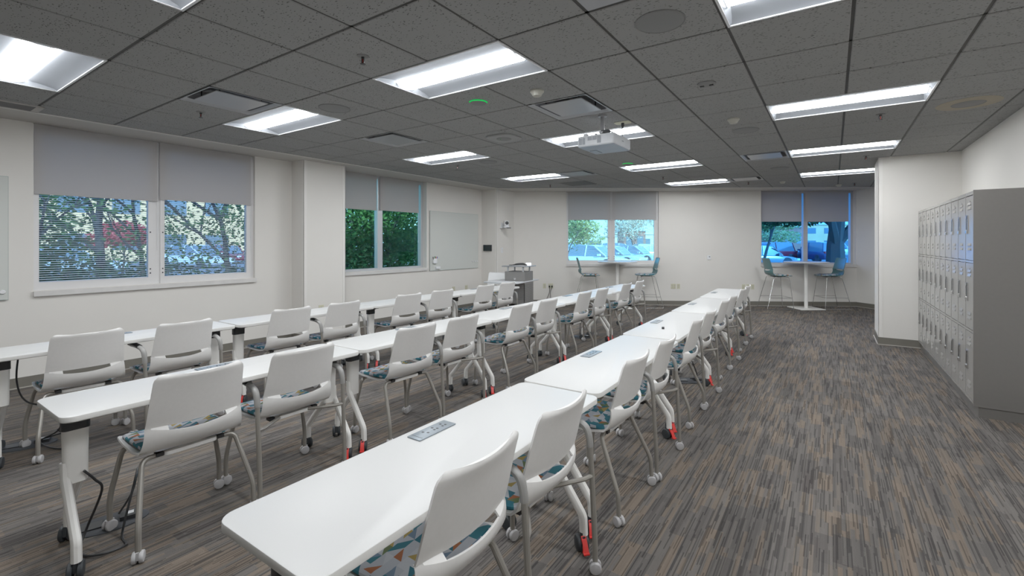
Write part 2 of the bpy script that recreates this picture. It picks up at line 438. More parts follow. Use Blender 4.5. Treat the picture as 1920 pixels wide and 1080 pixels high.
for i in range(-6, 10):
    for j in range(-9, 20):
        if (i, j) in busy: continue
        x0, x1, y0, y1 = GX + i*G, GX + (i+1)*G, GY + j*G, GY + (j+1)*G
        if y1 < YN: continue
        if x0 > XR and y1 < 8.4: continue
        q1 = clip_room([(x0+gap, y0+gap), (x1-gap, y0+gap), (x1-gap, y1-gap), (x0+gap, y1-gap)])
        if len(q1) < 3: continue
        cx_ = sum(p[0] for p in q1)/len(q1); cy_ = sum(p[1] for p in q1)/len(q1)
        q0 = [(cx_ + (x-cx_)*.986, cy_ + (y-cy_)*.986) for x, y in q1]
        cb.loft([[(x, y, ZC) for x, y in q0], [(x, y, ZC + .004) for x, y in q1], [(x, y, ZC + .012) for x, y in q1]])
struct(cb.build('ceiling', M['tile'], smooth=0))
gb = MB()
def gridpiece(x0, x1, y0, y1):
    p = clip_room([(x0, y0), (x1, y0), (x1, y1), (x0, y1)])
    if len(p) >= 3: gb.prism(p, ZC + .006, ZC + .03)
hw = .012
for i in range(-5, 11):
    for j in range(-9, 20):
        if any(i == c_ + 1 and j == r_ for c_, r_ in TROFF): continue      # troffers interrupt the tee at their middle
        if i*G + GX > XR + .1 and GY + j*G < 9: continue
        gridpiece(GX + i*G - hw, GX + i*G + hw, GY + j*G, GY + (j+1)*G)
for j in range(-8, 20):
    # cross tees stop at the long side of each troffer
    for i in range(-6, 10):
        if (i, j) in busy and (i, j-1) in busy: continue
        gridpiece(GX + i*G, GX + (i+1)*G, GY + j*G - hw, GY + j*G + hw)
# gap in main tees above each troffer's middle
struct(gb.build('ceiling_grid', M['grid'], smooth=0))
b = MB(); b.box(XL - .25, 3.3, YN - .25, 14.9, ZT, ZT + .1); struct(b.build('sun_block_deck', M['soffit'], smooth=0))  # unseen deck added above the ceiling to keep sun and sky from leaking in
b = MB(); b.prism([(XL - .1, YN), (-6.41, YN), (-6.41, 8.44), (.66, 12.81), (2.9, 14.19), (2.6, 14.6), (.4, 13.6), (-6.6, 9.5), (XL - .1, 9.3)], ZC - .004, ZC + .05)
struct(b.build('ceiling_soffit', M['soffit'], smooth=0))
b = MB(); b.box(-6.415, -6.395, YN, 8.44, ZC - .007, ZC); 
b.T = wall_frame(Vector((EA[0], EA[1], 0)), math.atan2(edy, edx)); b.box(-.01, 10.5, -.02, 0, ZC - .007, ZC)
struct(b.build('trim_5', M['guard'], smooth=0))

# ------------------------------------------------------------------ windows
def window(name, T, x0, x1, mull, depth, kind, shades, glassy, zs=.985):
    """x0..x1 clear opening along the wall, y outward. kind 'sash' = white operable sashes with slats between the panes, 'fixed' = deep glazing"""
    win = MB(); win.T = T; fm = M['frame'] if kind == 'sash' else M['alu']
    root = None
    d0, d1 = depth, depth + .06
    m0, m1 = mull
    if kind == 'sash':
        fw = .045
        for a, c in ((x0, m0 + .03), (m1 - .03, x1 - .055)):
            win.box(a, a + fw, d0, d1, zs, ZC - .01); win.box(c - fw, c, d0, d1, zs, ZC - .01)
            win.box(a + fw, c - fw, d0, d1, zs, zs + .085); win.box(a + fw, c - fw, d0, d1, ZC - .09, ZC - .01)
        win.box(m0 + .03, m1 - .03, d0 + .012, d1, zs, ZC - .01)
        win.box(x1 - .055, x1, d0 + .012, d1, zs, ZC - .01)
        panes = [(x0 + fw, m0 + .03 - fw), (m1 - .03 + fw, x1 - .055 - fw)]; gz = zs + .085
    else:
        win.box(x0, x0 + .06, d0 - .03, d1, zs, ZC - .01); win.box(x1 - .06, x1, d0 - .03, d1, zs, ZC - .01)
        win.box(m0, m1, d0 - .03, d1, zs, ZC - .01)
        for a, c in ((x0 + .06, m0), (m1, x1 - .06)): win.box(a, c, d0 - .03, d1, zs, zs + .04); win.box(a, c, d0 - .03, d1, ZC - .06, ZC - .01)
        panes = [(x0 + .06, m0), (m1, x1 - .06)]; gz = zs + .04
    root = struct(win.build(name, fm, smooth=0))
    for a, c in panes:
        g = MB(); g.T = T; g.box(a, c, d1 - .012, d1 - .006, gz, ZC - .05); g.build('pane', M['glass_' + name[-1]], root, smooth=0)
        if kind == 'sash':
            s = MB(); s.T = T; z = gz + .006
            while z < 2.12:
                s.add([(a, d0 + .016, z - .0035), (c, d0 + .016, z - .0035), (c, d0 + .028, z + .0025), (a, d0 + .028, z + .0025)], [(0, 1, 2, 3)]); z += .0235
            s.build('blind_slats', M['slat'], root, smooth=0)
    sl = MB(); sl.T = T; sl.box(x0 - .004, x1 + .01, -.03, depth + .02, zs - .052, zs - .006); sl.box(x0 - .004, x1 + .01, -.034, -.03, zs - .056, zs - .002)
    sl.build('window_sill', M['sill'], root, smooth=0)
    if kind == 'sash':
        h = MB(); h.T = T
        for xx in (m0 + .005, m1 - .005):
            for zz in (1.17, 1.12, 1.62): h.box(xx - .006, xx + .006, d0 - .006, d0, zz - .008, zz + .008)
        h.build('latch', M['black'], root, smooth=0)
    return root
def roller(T, a, c, zb, y, label):
    t = MB(); t.T = T; t.box(a, c, y, y + .003, zb + .02, ZC - .008)
    o = t.build('roller_shade', M['shade'], smooth=0); tag(o, label, 'window shade', 'roller shades over the windows')
    k = MB(); k.T = T; k.box(a, c, y - .004, y + .007, zb, zb + .022); k.build('hem_bar', M['shade'], o, smooth=0)
    k = MB(); k.T = T; k.tube([(c + .004, y + .01, ZC - .01), (c + .004, y + .01, zb - .55), (c + .004, y + .018, zb - .6)], .003, 6); k.build('pull_chain', M['whiteplas'], o)
window('window_1', WL, W1[0], W1[1], (2.175, 2.31), .035, 'sash', None, None)
window('window_2', WL, W2[0], W2[1], (5.62, 5.735), .14, 'fixed', None, None)
window('window_3', WB, S3[0], S3[1], (2.312, 2.453), .035, 'sash', None, None)
window('window_4', WB, S4[0], S4[1], (6.94, 7.04), .14, 'fixed', None, None)
roller(WL, 1.19, 2.245, 2.0, .01, 'grey roller shade over the left half of the big window nearest the camera')
roller(WL, 2.27, 3.34, 2.025, .01, 'grey roller shade over the right half of the big window nearest the camera')
roller(WL, 4.70, 5.585, 2.09, .085, 'grey roller shade half hidden by the wall pillar, on the window over green hedge')
roller(WL, 5.66, 6.62, 2.10, .085, 'grey roller shade beside the wall glass board, on the window over green hedge')
roller(WB, 1.335, 2.36, 2.05, .01, 'grey roller shade over the left half of the middle far window')
roller(WB, 2.405, 3.455, 2.05, .01, 'grey roller shade over the right half of the middle far window')
roller(WB, 5.92, 6.885, 2.005, .085, 'grey roller shade over the left half of the rightmost far window')
roller(WB, 6.965, 7.965, 2.0, .085, 'grey roller shade over the right half of the rightmost far window')

# ------------------------------------------------------------------ ceiling fixtures
ROWN = {-3: 'nearest the camera', 0: 'second from the camera', 4: 'third from the camera', 8: 'fourth from the camera', 12: 'farthest from the camera'}
COLN = {-4: 'window-side run', 0: 'middle run', 4: 'locker-side run'}
def make_troffer():
    t = thing('ceiling_light', '', 'ceiling light', group='recessed ceiling lights')
    Lx, Ly = 1.2, .59
    b = MB()
    for s in (-1, 1):
        prof = [(s*Ly/2, .0), (s*.27, .011), (s*.21, .023), (s*.145, .032), (s*.105, .035)]
        b.loft([[(x, y, z) for y, z in prof] for x in (-Lx/2 + .012, Lx/2 - .012)], cap=False, close=False)
        x = s * (Lx/2 - .012); b.add([(x, -Ly/2, 0), (x, Ly/2, 0), (x - s*.03, .2, .036), (x - s*.03, -.2, .036)], [(0, 1, 2, 3)])
    b.box(-Lx/2, Lx/2, -.3, .3, .04, .046)
    b.build('reflector', M['reflector'], t)
    b = MB(); w = .01
    b.box(-Lx/2 - .004, Lx/2 + .004, -Ly/2 - .004, -Ly/2 + w, -.002, .006); b.box(-Lx/2 - .004, Lx/2 + .004, Ly/2 - w, Ly/2 + .004, -.002, .006)
    b.box(-Lx/2 - .004, -Lx/2 + w, -Ly/2 + w, Ly/2 - w, -.002, .006); b.box(Lx/2 - w, Lx/2 + .004, -Ly/2 + w, Ly/2 - w, -.002, .006)
    b.build('frame', M['whiteplas'], t, smooth=0)
    b = MB(); ring = []
    for k in range(9):
        a = PI * k / 8; ring.append((-math.cos(a) * .098, .034 - math.sin(a) * .03))
    b.loft([[(x, y, z) for y, z in ring] for x in (-Lx/2 + .035, Lx/2 - .035)], cap=True, close=False)
    b.build('lens', M['lens'], t)
    for s in (-1, 1):
        x = s * (Lx/2 - .033); b = MB(); b.tube([(x, y, z - .001) for y, z in ring], .004, 6); b.build('lens_clip', M['alu'], t)
    return t
tr = make_troffer()
for k, (c_, r_) in enumerate(TROFF):
    put(tr, k == 0, (GX + (c_ + 1)*G, GY + (r_ + .5)*G, ZC), 0, 'recessed four foot ceiling light in the %s, %s' % (COLN[c_], ROWN[r_]), 'recessed ceiling lights')
def make_diff():
    t = thing('air_diffuser', '', 'air vent', group='square supply air diffusers')
    b = MB(); R = []
    for h_, z in ((.296, 0), (.284, .0), (.274, .008), (.262, .02)):
        R.append([(x, y, z) for x, y in rrect(2*h_, 2*h_, .05 if z > 0 else .012, 4)])
    b.loft(R, cap=False); b.build('frame', M['diff'], t)
    b = MB(); R = []
    for h_, z in ((.262, .02), (.245, .05), (.2, .085), (.02, .09)): R.append([(x, y, z) for x, y in rrect(2*h_, 2*h_, .05, 4)])
    b.loft(R, cap=False); b.build('throat', M['diffdark'], t)
    b = MB(); b.slab(.425, .425, .001, .01, .012, .003); b.build('plaque', M['diff'], t)
    b = MB()
    for sx in (-1, 1):
        for sy in (-1, 1): b.box(sx*.17 - .004, sx*.17 + .004, sy*.17 - .004, sy*.17 + .004, .01, .082)
    b.build('hanger', M['diffdark'], t, smooth=0); return t
df = make_diff()
DL = ['square ceiling air diffuser beside the light over the biggest left window', 'square ceiling air diffuser between two window-side lights, past the round speaker', 'square ceiling air diffuser just in front of the projector', 'square ceiling air diffuser reflecting blue, beside a locker-side light', 'square ceiling air diffuser at the right end of the farthest window-side light', 'square ceiling air diffuser next to the farthest middle light']
for k, (c_, r_) in enumerate(DIFF):
    put(df, k == 0, (GX + (c_ + .5)*G, GY + (r_ + .5)*G, ZC), 0, DL[k], 'square supply air diffusers')
c_, r_ = RET[0]; b = MB(); X0, Y0 = GX + (c_+.5)*G, GY + (r_+.5)*G
b.box(-.295, .295, -.295, .295, 0, .012); o = b.build('return_grille', M['grille'], loc=(X0, Y0, ZC), smooth=0); tag(o, 'dark grey square return grille in the far ceiling', 'air vent')
b = MB(); b.box(-.12, .12, -.75, .0, 0, .01); o = b.build('linear_grille', M['grille'], loc=(-6.235, 1.06, ZC - .006), smooth=0); tag(o, 'dark slotted ceiling grille at the left edge of the picture', 'air vent')
k_ = MB()
for s in (-1, 1): k_.box(s*.13 - .012, s*.13 + .012, -.76, .05, -.003, .008)
k_.box(-.14, .14, 0, .05, -.003, .008); k_.build('frame', M['soffit'], o, smooth=0)
c_, r_ = PANEL[0]; b = MB(); b.slab(.585, .585, 0, .012, .006, .003); o = b.build('ceiling_panel', M['diff'], loc=(GX + (c_+.5)*G, GY + (r_+.5)*G, ZC + .002)); tag(o, 'plain smooth metal ceiling panel at the top edge of the picture', 'ceiling panel')
def make_speaker():
    t = thing('ceiling_speaker', '', 'speaker', group='round ceiling speakers')
    b = MB(); b.lathe([(.138, .006), (.14, -.004), (.134, -.007), (.13, -.004)], 40); b.build('trim_ring', M['greyplas'], t)
    b = MB(); b.lathe([(.131, .002), (.131, -.004), (.12, -.006), (.001, -.007)], 40); b.build('grille', M['greyplas'], t); return t
sp = make_speaker()
SP = [(-.82, 2.6, 'round grey ceiling speaker at the top of the picture, nearest the camera'), (-3.88, 2.6, 'round grey ceiling speaker next to the window-side light'), (-.81, 5.61, 'round grey ceiling speaker left of the third locker-side light'), (-4.44, 5.6, 'round grey ceiling speaker right of the third window-side light'), (-.74, 8.74, 'round grey ceiling speaker farthest from the camera')]
for k, (x, y, l) in enumerate(SP): put(sp, k == 0, (x, y, ZC), 0, l, 'round ceiling speakers')
t = copy_tree(sp); t.location = (1.02, 5.64, ZC); t.scale = (.86, .86, 1); tag(t, 'ceiling speaker in a stained tan ring above the lockers', 'speaker', 'round ceiling speakers')
b = MB(); b.lathe([(.26, .004), (.262, -.002), (.14, -.005), (.13, .004)], 40); b.build('stained_ring', M['stain'], t)
def led_disc(x, y, label):
    b = MB(); b.lathe([(.076, .004), (.076, -.004), (.07, -.012), (.001, -.014)], 32); o = b.build('ceiling_microphone', M['greyplas'], loc=(x, y, ZC)); tag(o, label, 'microphone', 'round ceiling microphones with green light')
    a = math.atan2(-y, -x); b = MB()
    b.tube([(.079*math.cos(a + q), .079*math.sin(a + q), -.006) for q in [(-1.45 + 2.9*i/16) for i in range(17)]], .0042, 6); b.build('light_ring', M['green'], o)
led_disc(-2.64, 3.19, 'round ceiling disc with glowing green arc beside the biggest light')
led_disc(-2.71, 6.95, 'round ceiling disc with glowing green arc beyond the projector')
b = MB(); b.slab(.36, .36, -.022, .003, .1, .008); o = b.build('ceiling_access_point', M['apgrey'], loc=(-3.26, 4.41, ZC)); tag(o, 'rounded square ceiling access point with tiny green light', 'access point')
b = MB(); b.lathe([(.09, -.02), (.085, -.026), (.001, -.028)], 28); b.build('dome', M['greyplas'], o)
b = MB(); b.lathe([(.004, -.026), (.003, -.031), (.0005, -.032)], 8, c=(-.02, -.04, 0)); b.build('indicator_light', M['green'], o)
SM = [(-2.04, 3.22, 'cream domed smoke detector right of the biggest ceiling light'), (-.84, 5.04, 'cream domed smoke detector left of the locker-side lights'), (-.85, 10.64, 'small cream smoke detector near the rightmost far window'), (.11, 11.9, 'small cream smoke detector in front of the farthest locker-side light')]
for k, (x, y, l) in enumerate(SM):
    if k == 0:
        b = MB(); b.lathe([(.058, .003), (.058, -.012), (.05, -.02), (.034, -.045), (.001, -.05)], 24); sm = b.build('smoke_detector', M['ivory']); tag(sm, l, 'smoke detector', 'ceiling smoke detectors')
        b = MB(); b.lathe([(.041, -.026), (.043, -.03), (.036, -.036)], 20); b.build('vent_ring', M['black'], sm)
    put(sm, k == 0, (x, y, ZC), 0, l)
b = MB(); b.lathe([(.07, .003), (.07, -.008), (.05, -.014), (.001, -.016)], 24); o = b.build('ceiling_strobe', M['greyplas'], loc=(-.83, 3.81, ZC)); tag(o, 'small white ceiling strobe with two dark slots', 'alarm strobe')
b = MB(); b.box(-.05, -.02, -.008, .008, -.022, -.01); b.box(.02, .05, -.008, .008, -.022, -.01); b.build('slot', M['black'], o, smooth=0)
SK = [(-2.64, 1.98, 'red bulb sprinkler head left of the biggest ceiling light'), (-5.06, 1.97, 'sprinkler head over the biggest left window, below an air diffuser'), (.39, 5.64, 'sprinkler head between two locker-side lights'), (.4, 8.2, 'sprinkler head beside the corner of the locker wall'), (-5.06, 5.59, 'sprinkler head right of the third window-side light'), (-5.05, 8.5, 'sprinkler head in front of the corner camera'), (-2.67, 8.65, 'sprinkler head in front of the farthest middle light'), (-1.44, 10.35, 'sprinkler head left of the rightmost far window'), (.38, 11.75, 'sprinkler head at the far right end of the ceiling')]
for k, (x, y, l) in enumerate(SK):
    if k == 0:
        spk = thing('sprinkler_head', l, 'sprinkler', group='ceiling sprinkler heads')
        b = MB(); b.lathe([(.04, .003), (.038, -.004), (.012, -.008)], 20); b.build('escutcheon', M['greyplas'], spk)
        b = MB(); b.lathe([(.011, -.004), (.011, -.02), (.006, -.022)], 10); b.tube([(-.011, 0, -.02), (-.013, 0, -.035), (-.004, 0, -.052)], .003, 6); b.tube([(.011, 0, -.02), (.013, 0, -.035), (.004, 0, -.052)], .003, 6); b.lathe([(.018, -.053), (.018, -.056), (.001, -.057)], 14); b.build('frame', M['black'], spk)
        b = MB(); b.cyl((0, 0, -.022), (0, 0, -.052), .004, 8); b.build('glass_bulb', M['bulb'], spk)
    put(spk, k == 0, (x, y, ZC), 0, l)

# ------------------------------------------------------------------ projector on its pole
t = thing('projector', 'white ceiling projector hanging from a short pole in front of a light', 'projector', (-1.917, 4.29, 2.43))
b = MB()
b.slab(.39, .43, .004, .105, .02, .008); b.build('body', M['proj'], t)
b = MB(); b.slab(.375, .415, -.002, .006, .018, .002); b.box(-.16, -.09, .0, .14, -.006, 0); b.build('underside', M['projbot'], t)
b = MB()
for x0, x1, z0, z1 in ((-.175, -.142, .02, .085), (-.138, -.108, .02, .085), (-.08, -.035, .055, .09), (-.03, .015, .055, .09), (.02, .06, .02, .09)): b.box(x0, x1, -.2165, -.212, z0, z1)
b.build('vent', M['projvent'], t, smooth=0)
b = MB(); b.box(.1945, .197, -.02, .02, .05, .06); b.build('badge', M['projvent'], t, smooth=0)
b = MB(); b.lathe([(.03, .21), (.038, .22), (.03, .225), (.001, .222)], 20, 'y', (-.12, 0, .055)); b.build('lens', M['black'], t)
b = MB(); b.lathe([(.02, .312), (.02, .14), (.001, .139)], 18, c=(.02, -.09, 0)); b.lathe([(.045, .311), (.045, .3), (.02, .298)], 20, c=(.02, -.09, 0)); b.build('pole', M['diff'], t)
b = MB(); b.box(-.09, .11, -.1, -.08, .122, .132); b.box(.0, .04, -.13, -.05, .13, .15); b.box(-.14, -.1, -.19, -.15, .104, .13); b.box(-.02, .0, -.19, -.02, .112, .12); b.box(.09, .11, -.15, .08, .112, .12); b.build('mount_bracket', M['diff'], t, smooth=0)
b = MB(); b.tube(spline([(.06, -.07, .16), (.1, -.06, .15), (.13, -.02, .13), (.16, .06, .11)]), .006, 6); b.tube(spline([(.09, .26, .29), (.09, .24, .23), (.11, .2, .16), (.12, .15, .11)]), .005, 6); b.box(.02, .09, -.11, -.06, .135, .165); b.build('cable', M['black'], t)
b = MB(); b.slab(.17, .11, 0, .006, .03, .002); o = b.build('ceiling_outlet', M['cream'], loc=(-1.83, 4.555, ZC - .006)); tag(o, 'cream ceiling power plate behind the projector pole', 'outlet')
b = MB(); b.lathe([(.018, 0), (.018, -.03), (.008, -.05), (.001, -.05)], 12, c=(.0, 0, 0)); b.build('plug', M['black'], o)

# ------------------------------------------------------------------ chairs
NU = 21
US = [-1 + 2*i/(NU-1) for i in range(NU)]
def shell_mesh(name, mat, parent, sy=1.0):
    b = MB(); V = []; F = []
    def row(fn):
        k = len(V)
        for u in US: V.append(fn(u))
        return k
    def interp(tab, z):
        for (z0, v0), (z1, v1) in zip(tab[:-1], tab[1:]):
            if z0 >= z >= z1: return v0 + (v1-v0)*(z0-z)/(z0-z1)
        return tab[-1][1]
    xt = [(.85, .252), (.80, .236), (.74, .219), (.68, .203), (.63, .190), (.59, .177), (.57, .17)]
    rows = []; ztop = .848
    for z in (.848, .846, .840, .830, .815, .79, .76, .72, .68, .64, .61, .588):
        r = .032; d = max(0, z - (ztop - r)); hwid = .196 + (.848 - z)*.055 - (r - math.sqrt(max(0, r*r - d*d)))
        rows.append(row(lambda u: (interp(xt, z) - .032*u*u - (.004 if z > .84 else 0), u*hwid*sy, z - .006*(1-u*u)*(1 if z > .8 else 0))))
    for a, c in zip(rows[:-1], rows[1:]):
        for i in range(NU-1): F.append((a+i, c+i, c+i+1, a+i+1))
    up = rows[-1]
    prof = [(.197, .588, .2105, .034, 1.), (.198, .572, .2115, .034, 1.), (.193, .545, .214, .034, .75), (.182, .515, .218, .033, .35), (.160, .486, .222, .03, .1), (.132, .463, .225, .024, 0), (.095, .448, .227, .016, 0), (.045, .439, .227, .008, 0), (-.03, .436, .225, 0, 0), (-.12, .436, .222, 0, 0), (-.21, .440, .218, 0, 0), (-.262, .441, .212, 0, 0), (-.285, .436, .2, 0, 0)]
    lr = []
    for i, (x, z, h, c, dip) in enumerate(prof):
        lr.append(row(lambda u: (x - c*u*u - ((.024 - .006*i)*u**6 if i < 4 else 0), u*h*sy, z - .030*dip*(1-u*u)*(1 if i < 2 else .9) + (.012*u**4 if x < .1 else 0))))
    for a, c in zip(lr[:-1], lr[1:]):
        for i in range(NU-1): F.append((a+i, c+i, c+i+1, a+i+1))
    rim = lr[0]
    for i in range(NU-1):
        if abs((US[i] + US[i+1]) / 2) > .56: F.append((up+i, rim+i, rim+i+1, up+i+1))
    b.add(V, F); o = b.build('tmp', mat, None)
    md = o.modifiers.new('s', 'SOLIDIFY'); md.thickness = .009; md.offset = 0; md.use_even_offset = False
    dg = bpy.context.evaluated_depsgraph_get(); me = bpy.data.meshes.new_from_object(o.evaluated_get(dg)); me.name = name
    me.set_sharp_from_angle(angle=math.radians(40))
    bpy.data.objects.remove(o); s = bpy.data.objects.new(name, me); col.objects.link(s)
    if parent: s.parent = parent
    return s
def pad_mb(sy=1.):
    b = MB(); R = []
    for z, i in ((.442, .004), (.448, 0), (.456, 0), (.463, .008), (.467, .022), (.469, .06)):
        R.append([(x - .07, y*sy, z + (.012*(abs(y)/.2)**4 if abs(y) > .1 else 0) + (.012*max(0, (x - .1)/.1) if x > .1 else 0) - (.006*max(0, (-x - .14)/.06) if x < -.14 else 0)) for x, y in rrect(.405 - 2*i, .405 - 2*i, .06, 6)])
    b.loft(R); return b
def caster_mb(mb, c, rz=.6, r=.027):
    T0 = mb.T.copy(); mb.T = T0 @ Matrix.Translation(c) @ Matrix.Rotation(rz, 4, 'Z')
    for s in (-1, 1):
        mb.lathe([(r*.5, s*.006), (r*.95, s*.006), (r, s*.009), (r, s*.018), (r*.9, s*.022), (r*.5, s*.0245), (.001, s*.025)], 18, 'y')
    mb.cyl((0, 0, r*.4), (0, 0, r + .024), .0095, 10); mb.box(-r*.7, r*.7, -.005, .005, -r*.3, r*1.02)
    mb.T = T0; return mb
CASTR = {}
def make_chair(arms):
    t = thing('caster_chair', '', 'chair')
    shell_mesh('seat_shell', M['shell'], t)
    pad_mb().build('seat_pad', M['fabric'], t)
    b = MB(); b.slab(.30, .25, .412, .434, .03, .004, c=(-.05, 0)); b.build('seat_bracket', M['shell'], t)
    for s in (-1, 1): b = MB(); b.box(.06, .1, s*.135 - .016, s*.135 + .016, .421, .438); b.build('leg_clamp', M['black'], t, smooth=0)
    for s in (-1, 1):
        # front leg
        m = MB(); m.tube(bez([(-.19, s*.06, .422), (-.195, s*.205, .422), (-.222, s*.252, .17), (-.222, s*.252, .05)]), .0125, 10)
        lg = m.build('leg', M['tube'], t); caster_mb(MB(), (-.222, s*.252, .027), 1.3*s).build('caster', M['caster'], lg)
        m = MB()
        if not arms:
            m.tube(bez([(.07, s*.05, .422), (.085, s*.205, .424), (.205, s*.252, .16), (.21, s*.253, .05)], 6, .035), .0125, 10)
            cp = (.21, s*.253, .027)
        else:
            m.tube(bez([(.225, s*.266, .05), (.222, s*.266, .17), (.198, s*.268, .585)]), .0125, 10)
            m.tube([(.07, s*.06, .424), (.19, s*.225, .428), (.207, s*.262, .432)], .0105, 8); cp = (.225, s*.266, .027)
        lg = m.build('leg', M['tube'], t); caster_mb(MB(), cp, .5*s).build('caster', M['caster'], lg)
        if arms:
            m = MB(); m.tube(spline([(.199, s*.268, .56), (.194, s*.268, .60), (.175, s*.268, .645), (.12, s*.267, .668), (.03, s*.265, .676), (-.06, s*.263, .675)], 6), [.0145]*7 + [.0155]*24, 10, flat=(1., 1.1)); a = m.build('armrest', M['armsleeve'], t)
            m = MB(); m.tube(spline([(.1, s*.267, .677), (.03, s*.265, .684), (-.05, s*.263, .684), (-.09, s*.262, .676)], 5), [.012] + [.016]*14 + [.012], 10, flat=(.75, 1.35)); m.build('arm_pad', M['black'], a)
    return t
ROWNAME = {1: 'front table row', 2: 'middle table row', 3: 'window-side table row'}
CH = {1: [(-.865, 1.106, 1), (-.875, 1.645, 0), (-.897, 2.469, -1), (-.899, 3.108, 1), (-.92, 3.99, 1), (-.935, 4.61, -3), (-.985, 5.50, -3), (-.999, 6.103, -2), (-1.025, 7.02, -1), (-1.05, 7.67, 0)],
      2: [(-2.658, 1.046, -2), (-2.667, 1.597, -1), (-2.67, 2.51, -3), (-2.665, 3.063, 0), (-2.715, 3.98, 1), (-2.69, 4.53, 0), (-2.735, 5.453, 1), (-2.72, 6.06, 0), (-2.765, 7.03, 1), (-2.765, 7.62, 2)],
      3: [(-4.431, 1.034, -2), (-4.375, 1.618, 4), (-4.409, 2.45, 0), (-4.395, 3.094, 2), (-4.44, 4.0, -6), (-4.43, 4.63, -5), (-4.455, 5.57, -3), (-4.42, 6.15, -3)]}
protos = {0: make_chair(False), 1: make_chair(True)}; usedp = {0: False, 1: False}
TB = {1: [(-1.172, 1.322, 0), (-1.2, 2.828, .5), (-1.242, 4.34, 1.2), (-1.288, 5.86, 1.6), (-1.345, 7.40, 1.8)],
      2: [(-2.955, 1.29, 0), (-2.962, 2.79, 0), (-2.975, 4.29, .4), (-2.995, 5.79, .5), (-3.015, 7.30, .6)],
      3: [(-4.745, 1.30, 0), (-4.735, 2.81, 0), (-4.735, 4.32, 0), (-4.73, 5.83, 0)]}
for r_ in (1, 2, 3):
    for k, (x, y, a) in enumerate(CH[r_]):
        arm = k % 2; a = a * .6; an = math.radians(a); ty = TB[r_][k // 2][1]; y = max(ty - .295, min(ty + .312, y)); x = max(x, TB[r_][k // 2][0] + .303 + .2*abs(math.sin(an)))
        lab = 'grey %s chair with casters, %s from the camera in the %s' % ('armed' if arm else 'armless', ORD[k], ROWNAME[r_])
        put(protos[arm], not usedp[arm], (x - .249*math.cos(an), y - .249*math.sin(an), 0), an, lab, 'grey chairs at the ' + ROWNAME[r_]); usedp[arm] = True
px, py = at(928, 9.95)
pc = copy_tree(protos[0]); pc.location = (px, py, 0); pc.rotation_euler = (0, 0, math.radians(112)); pc.name = 'presenter_chair'
tag(pc, 'white chair behind the presenter desk by the corner', 'chair'); del pc['group']
for c in kids(pc):
    if c.name.startswith('seat_shell'): c.data = c.data.copy(); c.data.materials[0] = M['shell_white']

# ------------------------------------------------------------------ training tables
TL = 1.49; TW = .457; TZ = .737
def make_table():
    t = thing('training_table', '', 'table')
    b = MB(); b.m = 0; R = []
    b.slab(TW, TL, TZ - .027, TZ, .05, .004, n=6); 
    o = b.build('tabletop', [M['white_top'], M['edge']], t)
    for p in o.data.polygons:
        if p.normal.z < .9: p.material_index = 1
    for s in (-1, 1):
        ye = s * (TL/2 - .094)
        b = MB()
        R = []
        for z, w, d in ((.64, .056, .094), (.5, .05, .09), (.40, .05, .09), (.37, .05, .086)):
            R.append([(-.008 + x, ye + y, z) for x, y in rrect(w, d, .022, 4)])
        b.loft(R[::-1])
        col_o = b.build('column', M['table_leg'], t)
        b = MB(); R = [[(-.008 + x, ye + y, z) for x, y in rrect(.062, .1, .02, 4)] for z in (.618, .71)]; b.loft(R); b.box(-.17, .12, ye - .02, ye + .02, .69, .711)
        b.loft([[(-.2, ye - s*.03, .711), (.1, ye - s*.03, .711), (.04, ye - s*.03, .672), (-.12, ye - s*.03, .672)], [(-.2, ye - s*.036, .711), (.1, ye - s*.036, .711), (.04, ye - s*.036, .672), (-.12, ye - s*.036, .672)]])
        b.build('top_bracket', M['black'], t)
        for q, dy in ((1, s*.034), (-1, -s*.022)):
            m = MB(); y = ye + dy
            m.tube(bez([(-.008, y, .47), (-.008 + q*.004, y, .395), (-.03 + q*.194, y, .165), (-.03 + q*.198, y, .078)], 4, .018), .0205, 10, flat=(1., .95))
            lg = m.build('leg', M['table_leg'], t)
            c = MB(); cx_ = -.03 + q*.198; T0 = Matrix.Translation((cx_ - .012, y, .0375)) @ Matrix.Rotation(.35*q + .2*s, 4, 'Z'); c.T = T0
            for e in (-1, 1): c.lathe([(.015, e*.008), (.034, e*.008), (.0375, e*.011), (.0375, e*.022), (.033, e*.027), (.012, e*.029), (.001, e*.029)], 20, 'y')
            c.cyl((.012, 0, .02), (.012, 0, .055), .013, 10); c.box(-.02, .034, -.007, .007, -.005, .042)
            cs = c.build('caster', M['tyre'], lg)
            if q == 1:
                k = MB(); k.T = T0
                k.loft([[(.02, -.012, .038), (.02, .012, .038), (.026, .012, .045), (.026, -.012, .045)], [(.045, -.012, .012), (.045, .012, .012), (.05, .012, .016), (.05, -.012, .016)], [(.056, -.014, -.016), (.056, .014, -.016), (.062, .014, -.012), (.062, -.014, -.012)]])
                k.loft([[(.05, -.014, -.018), (.05, .014, -.018), (.05, .014, -.011), (.05, -.014, -.011)], [(.074, -.014, -.02), (.074, .014, -.02), (.074, .014, -.014), (.074, -.014, -.014)]])
                k.build('brake_pedal', M['red'], cs)
    b = MB(); b.box(-.13, -.08, -.62, .62, .692, .711); b.build('cable_tray', M['table_leg'], t, smooth=0)
    return t
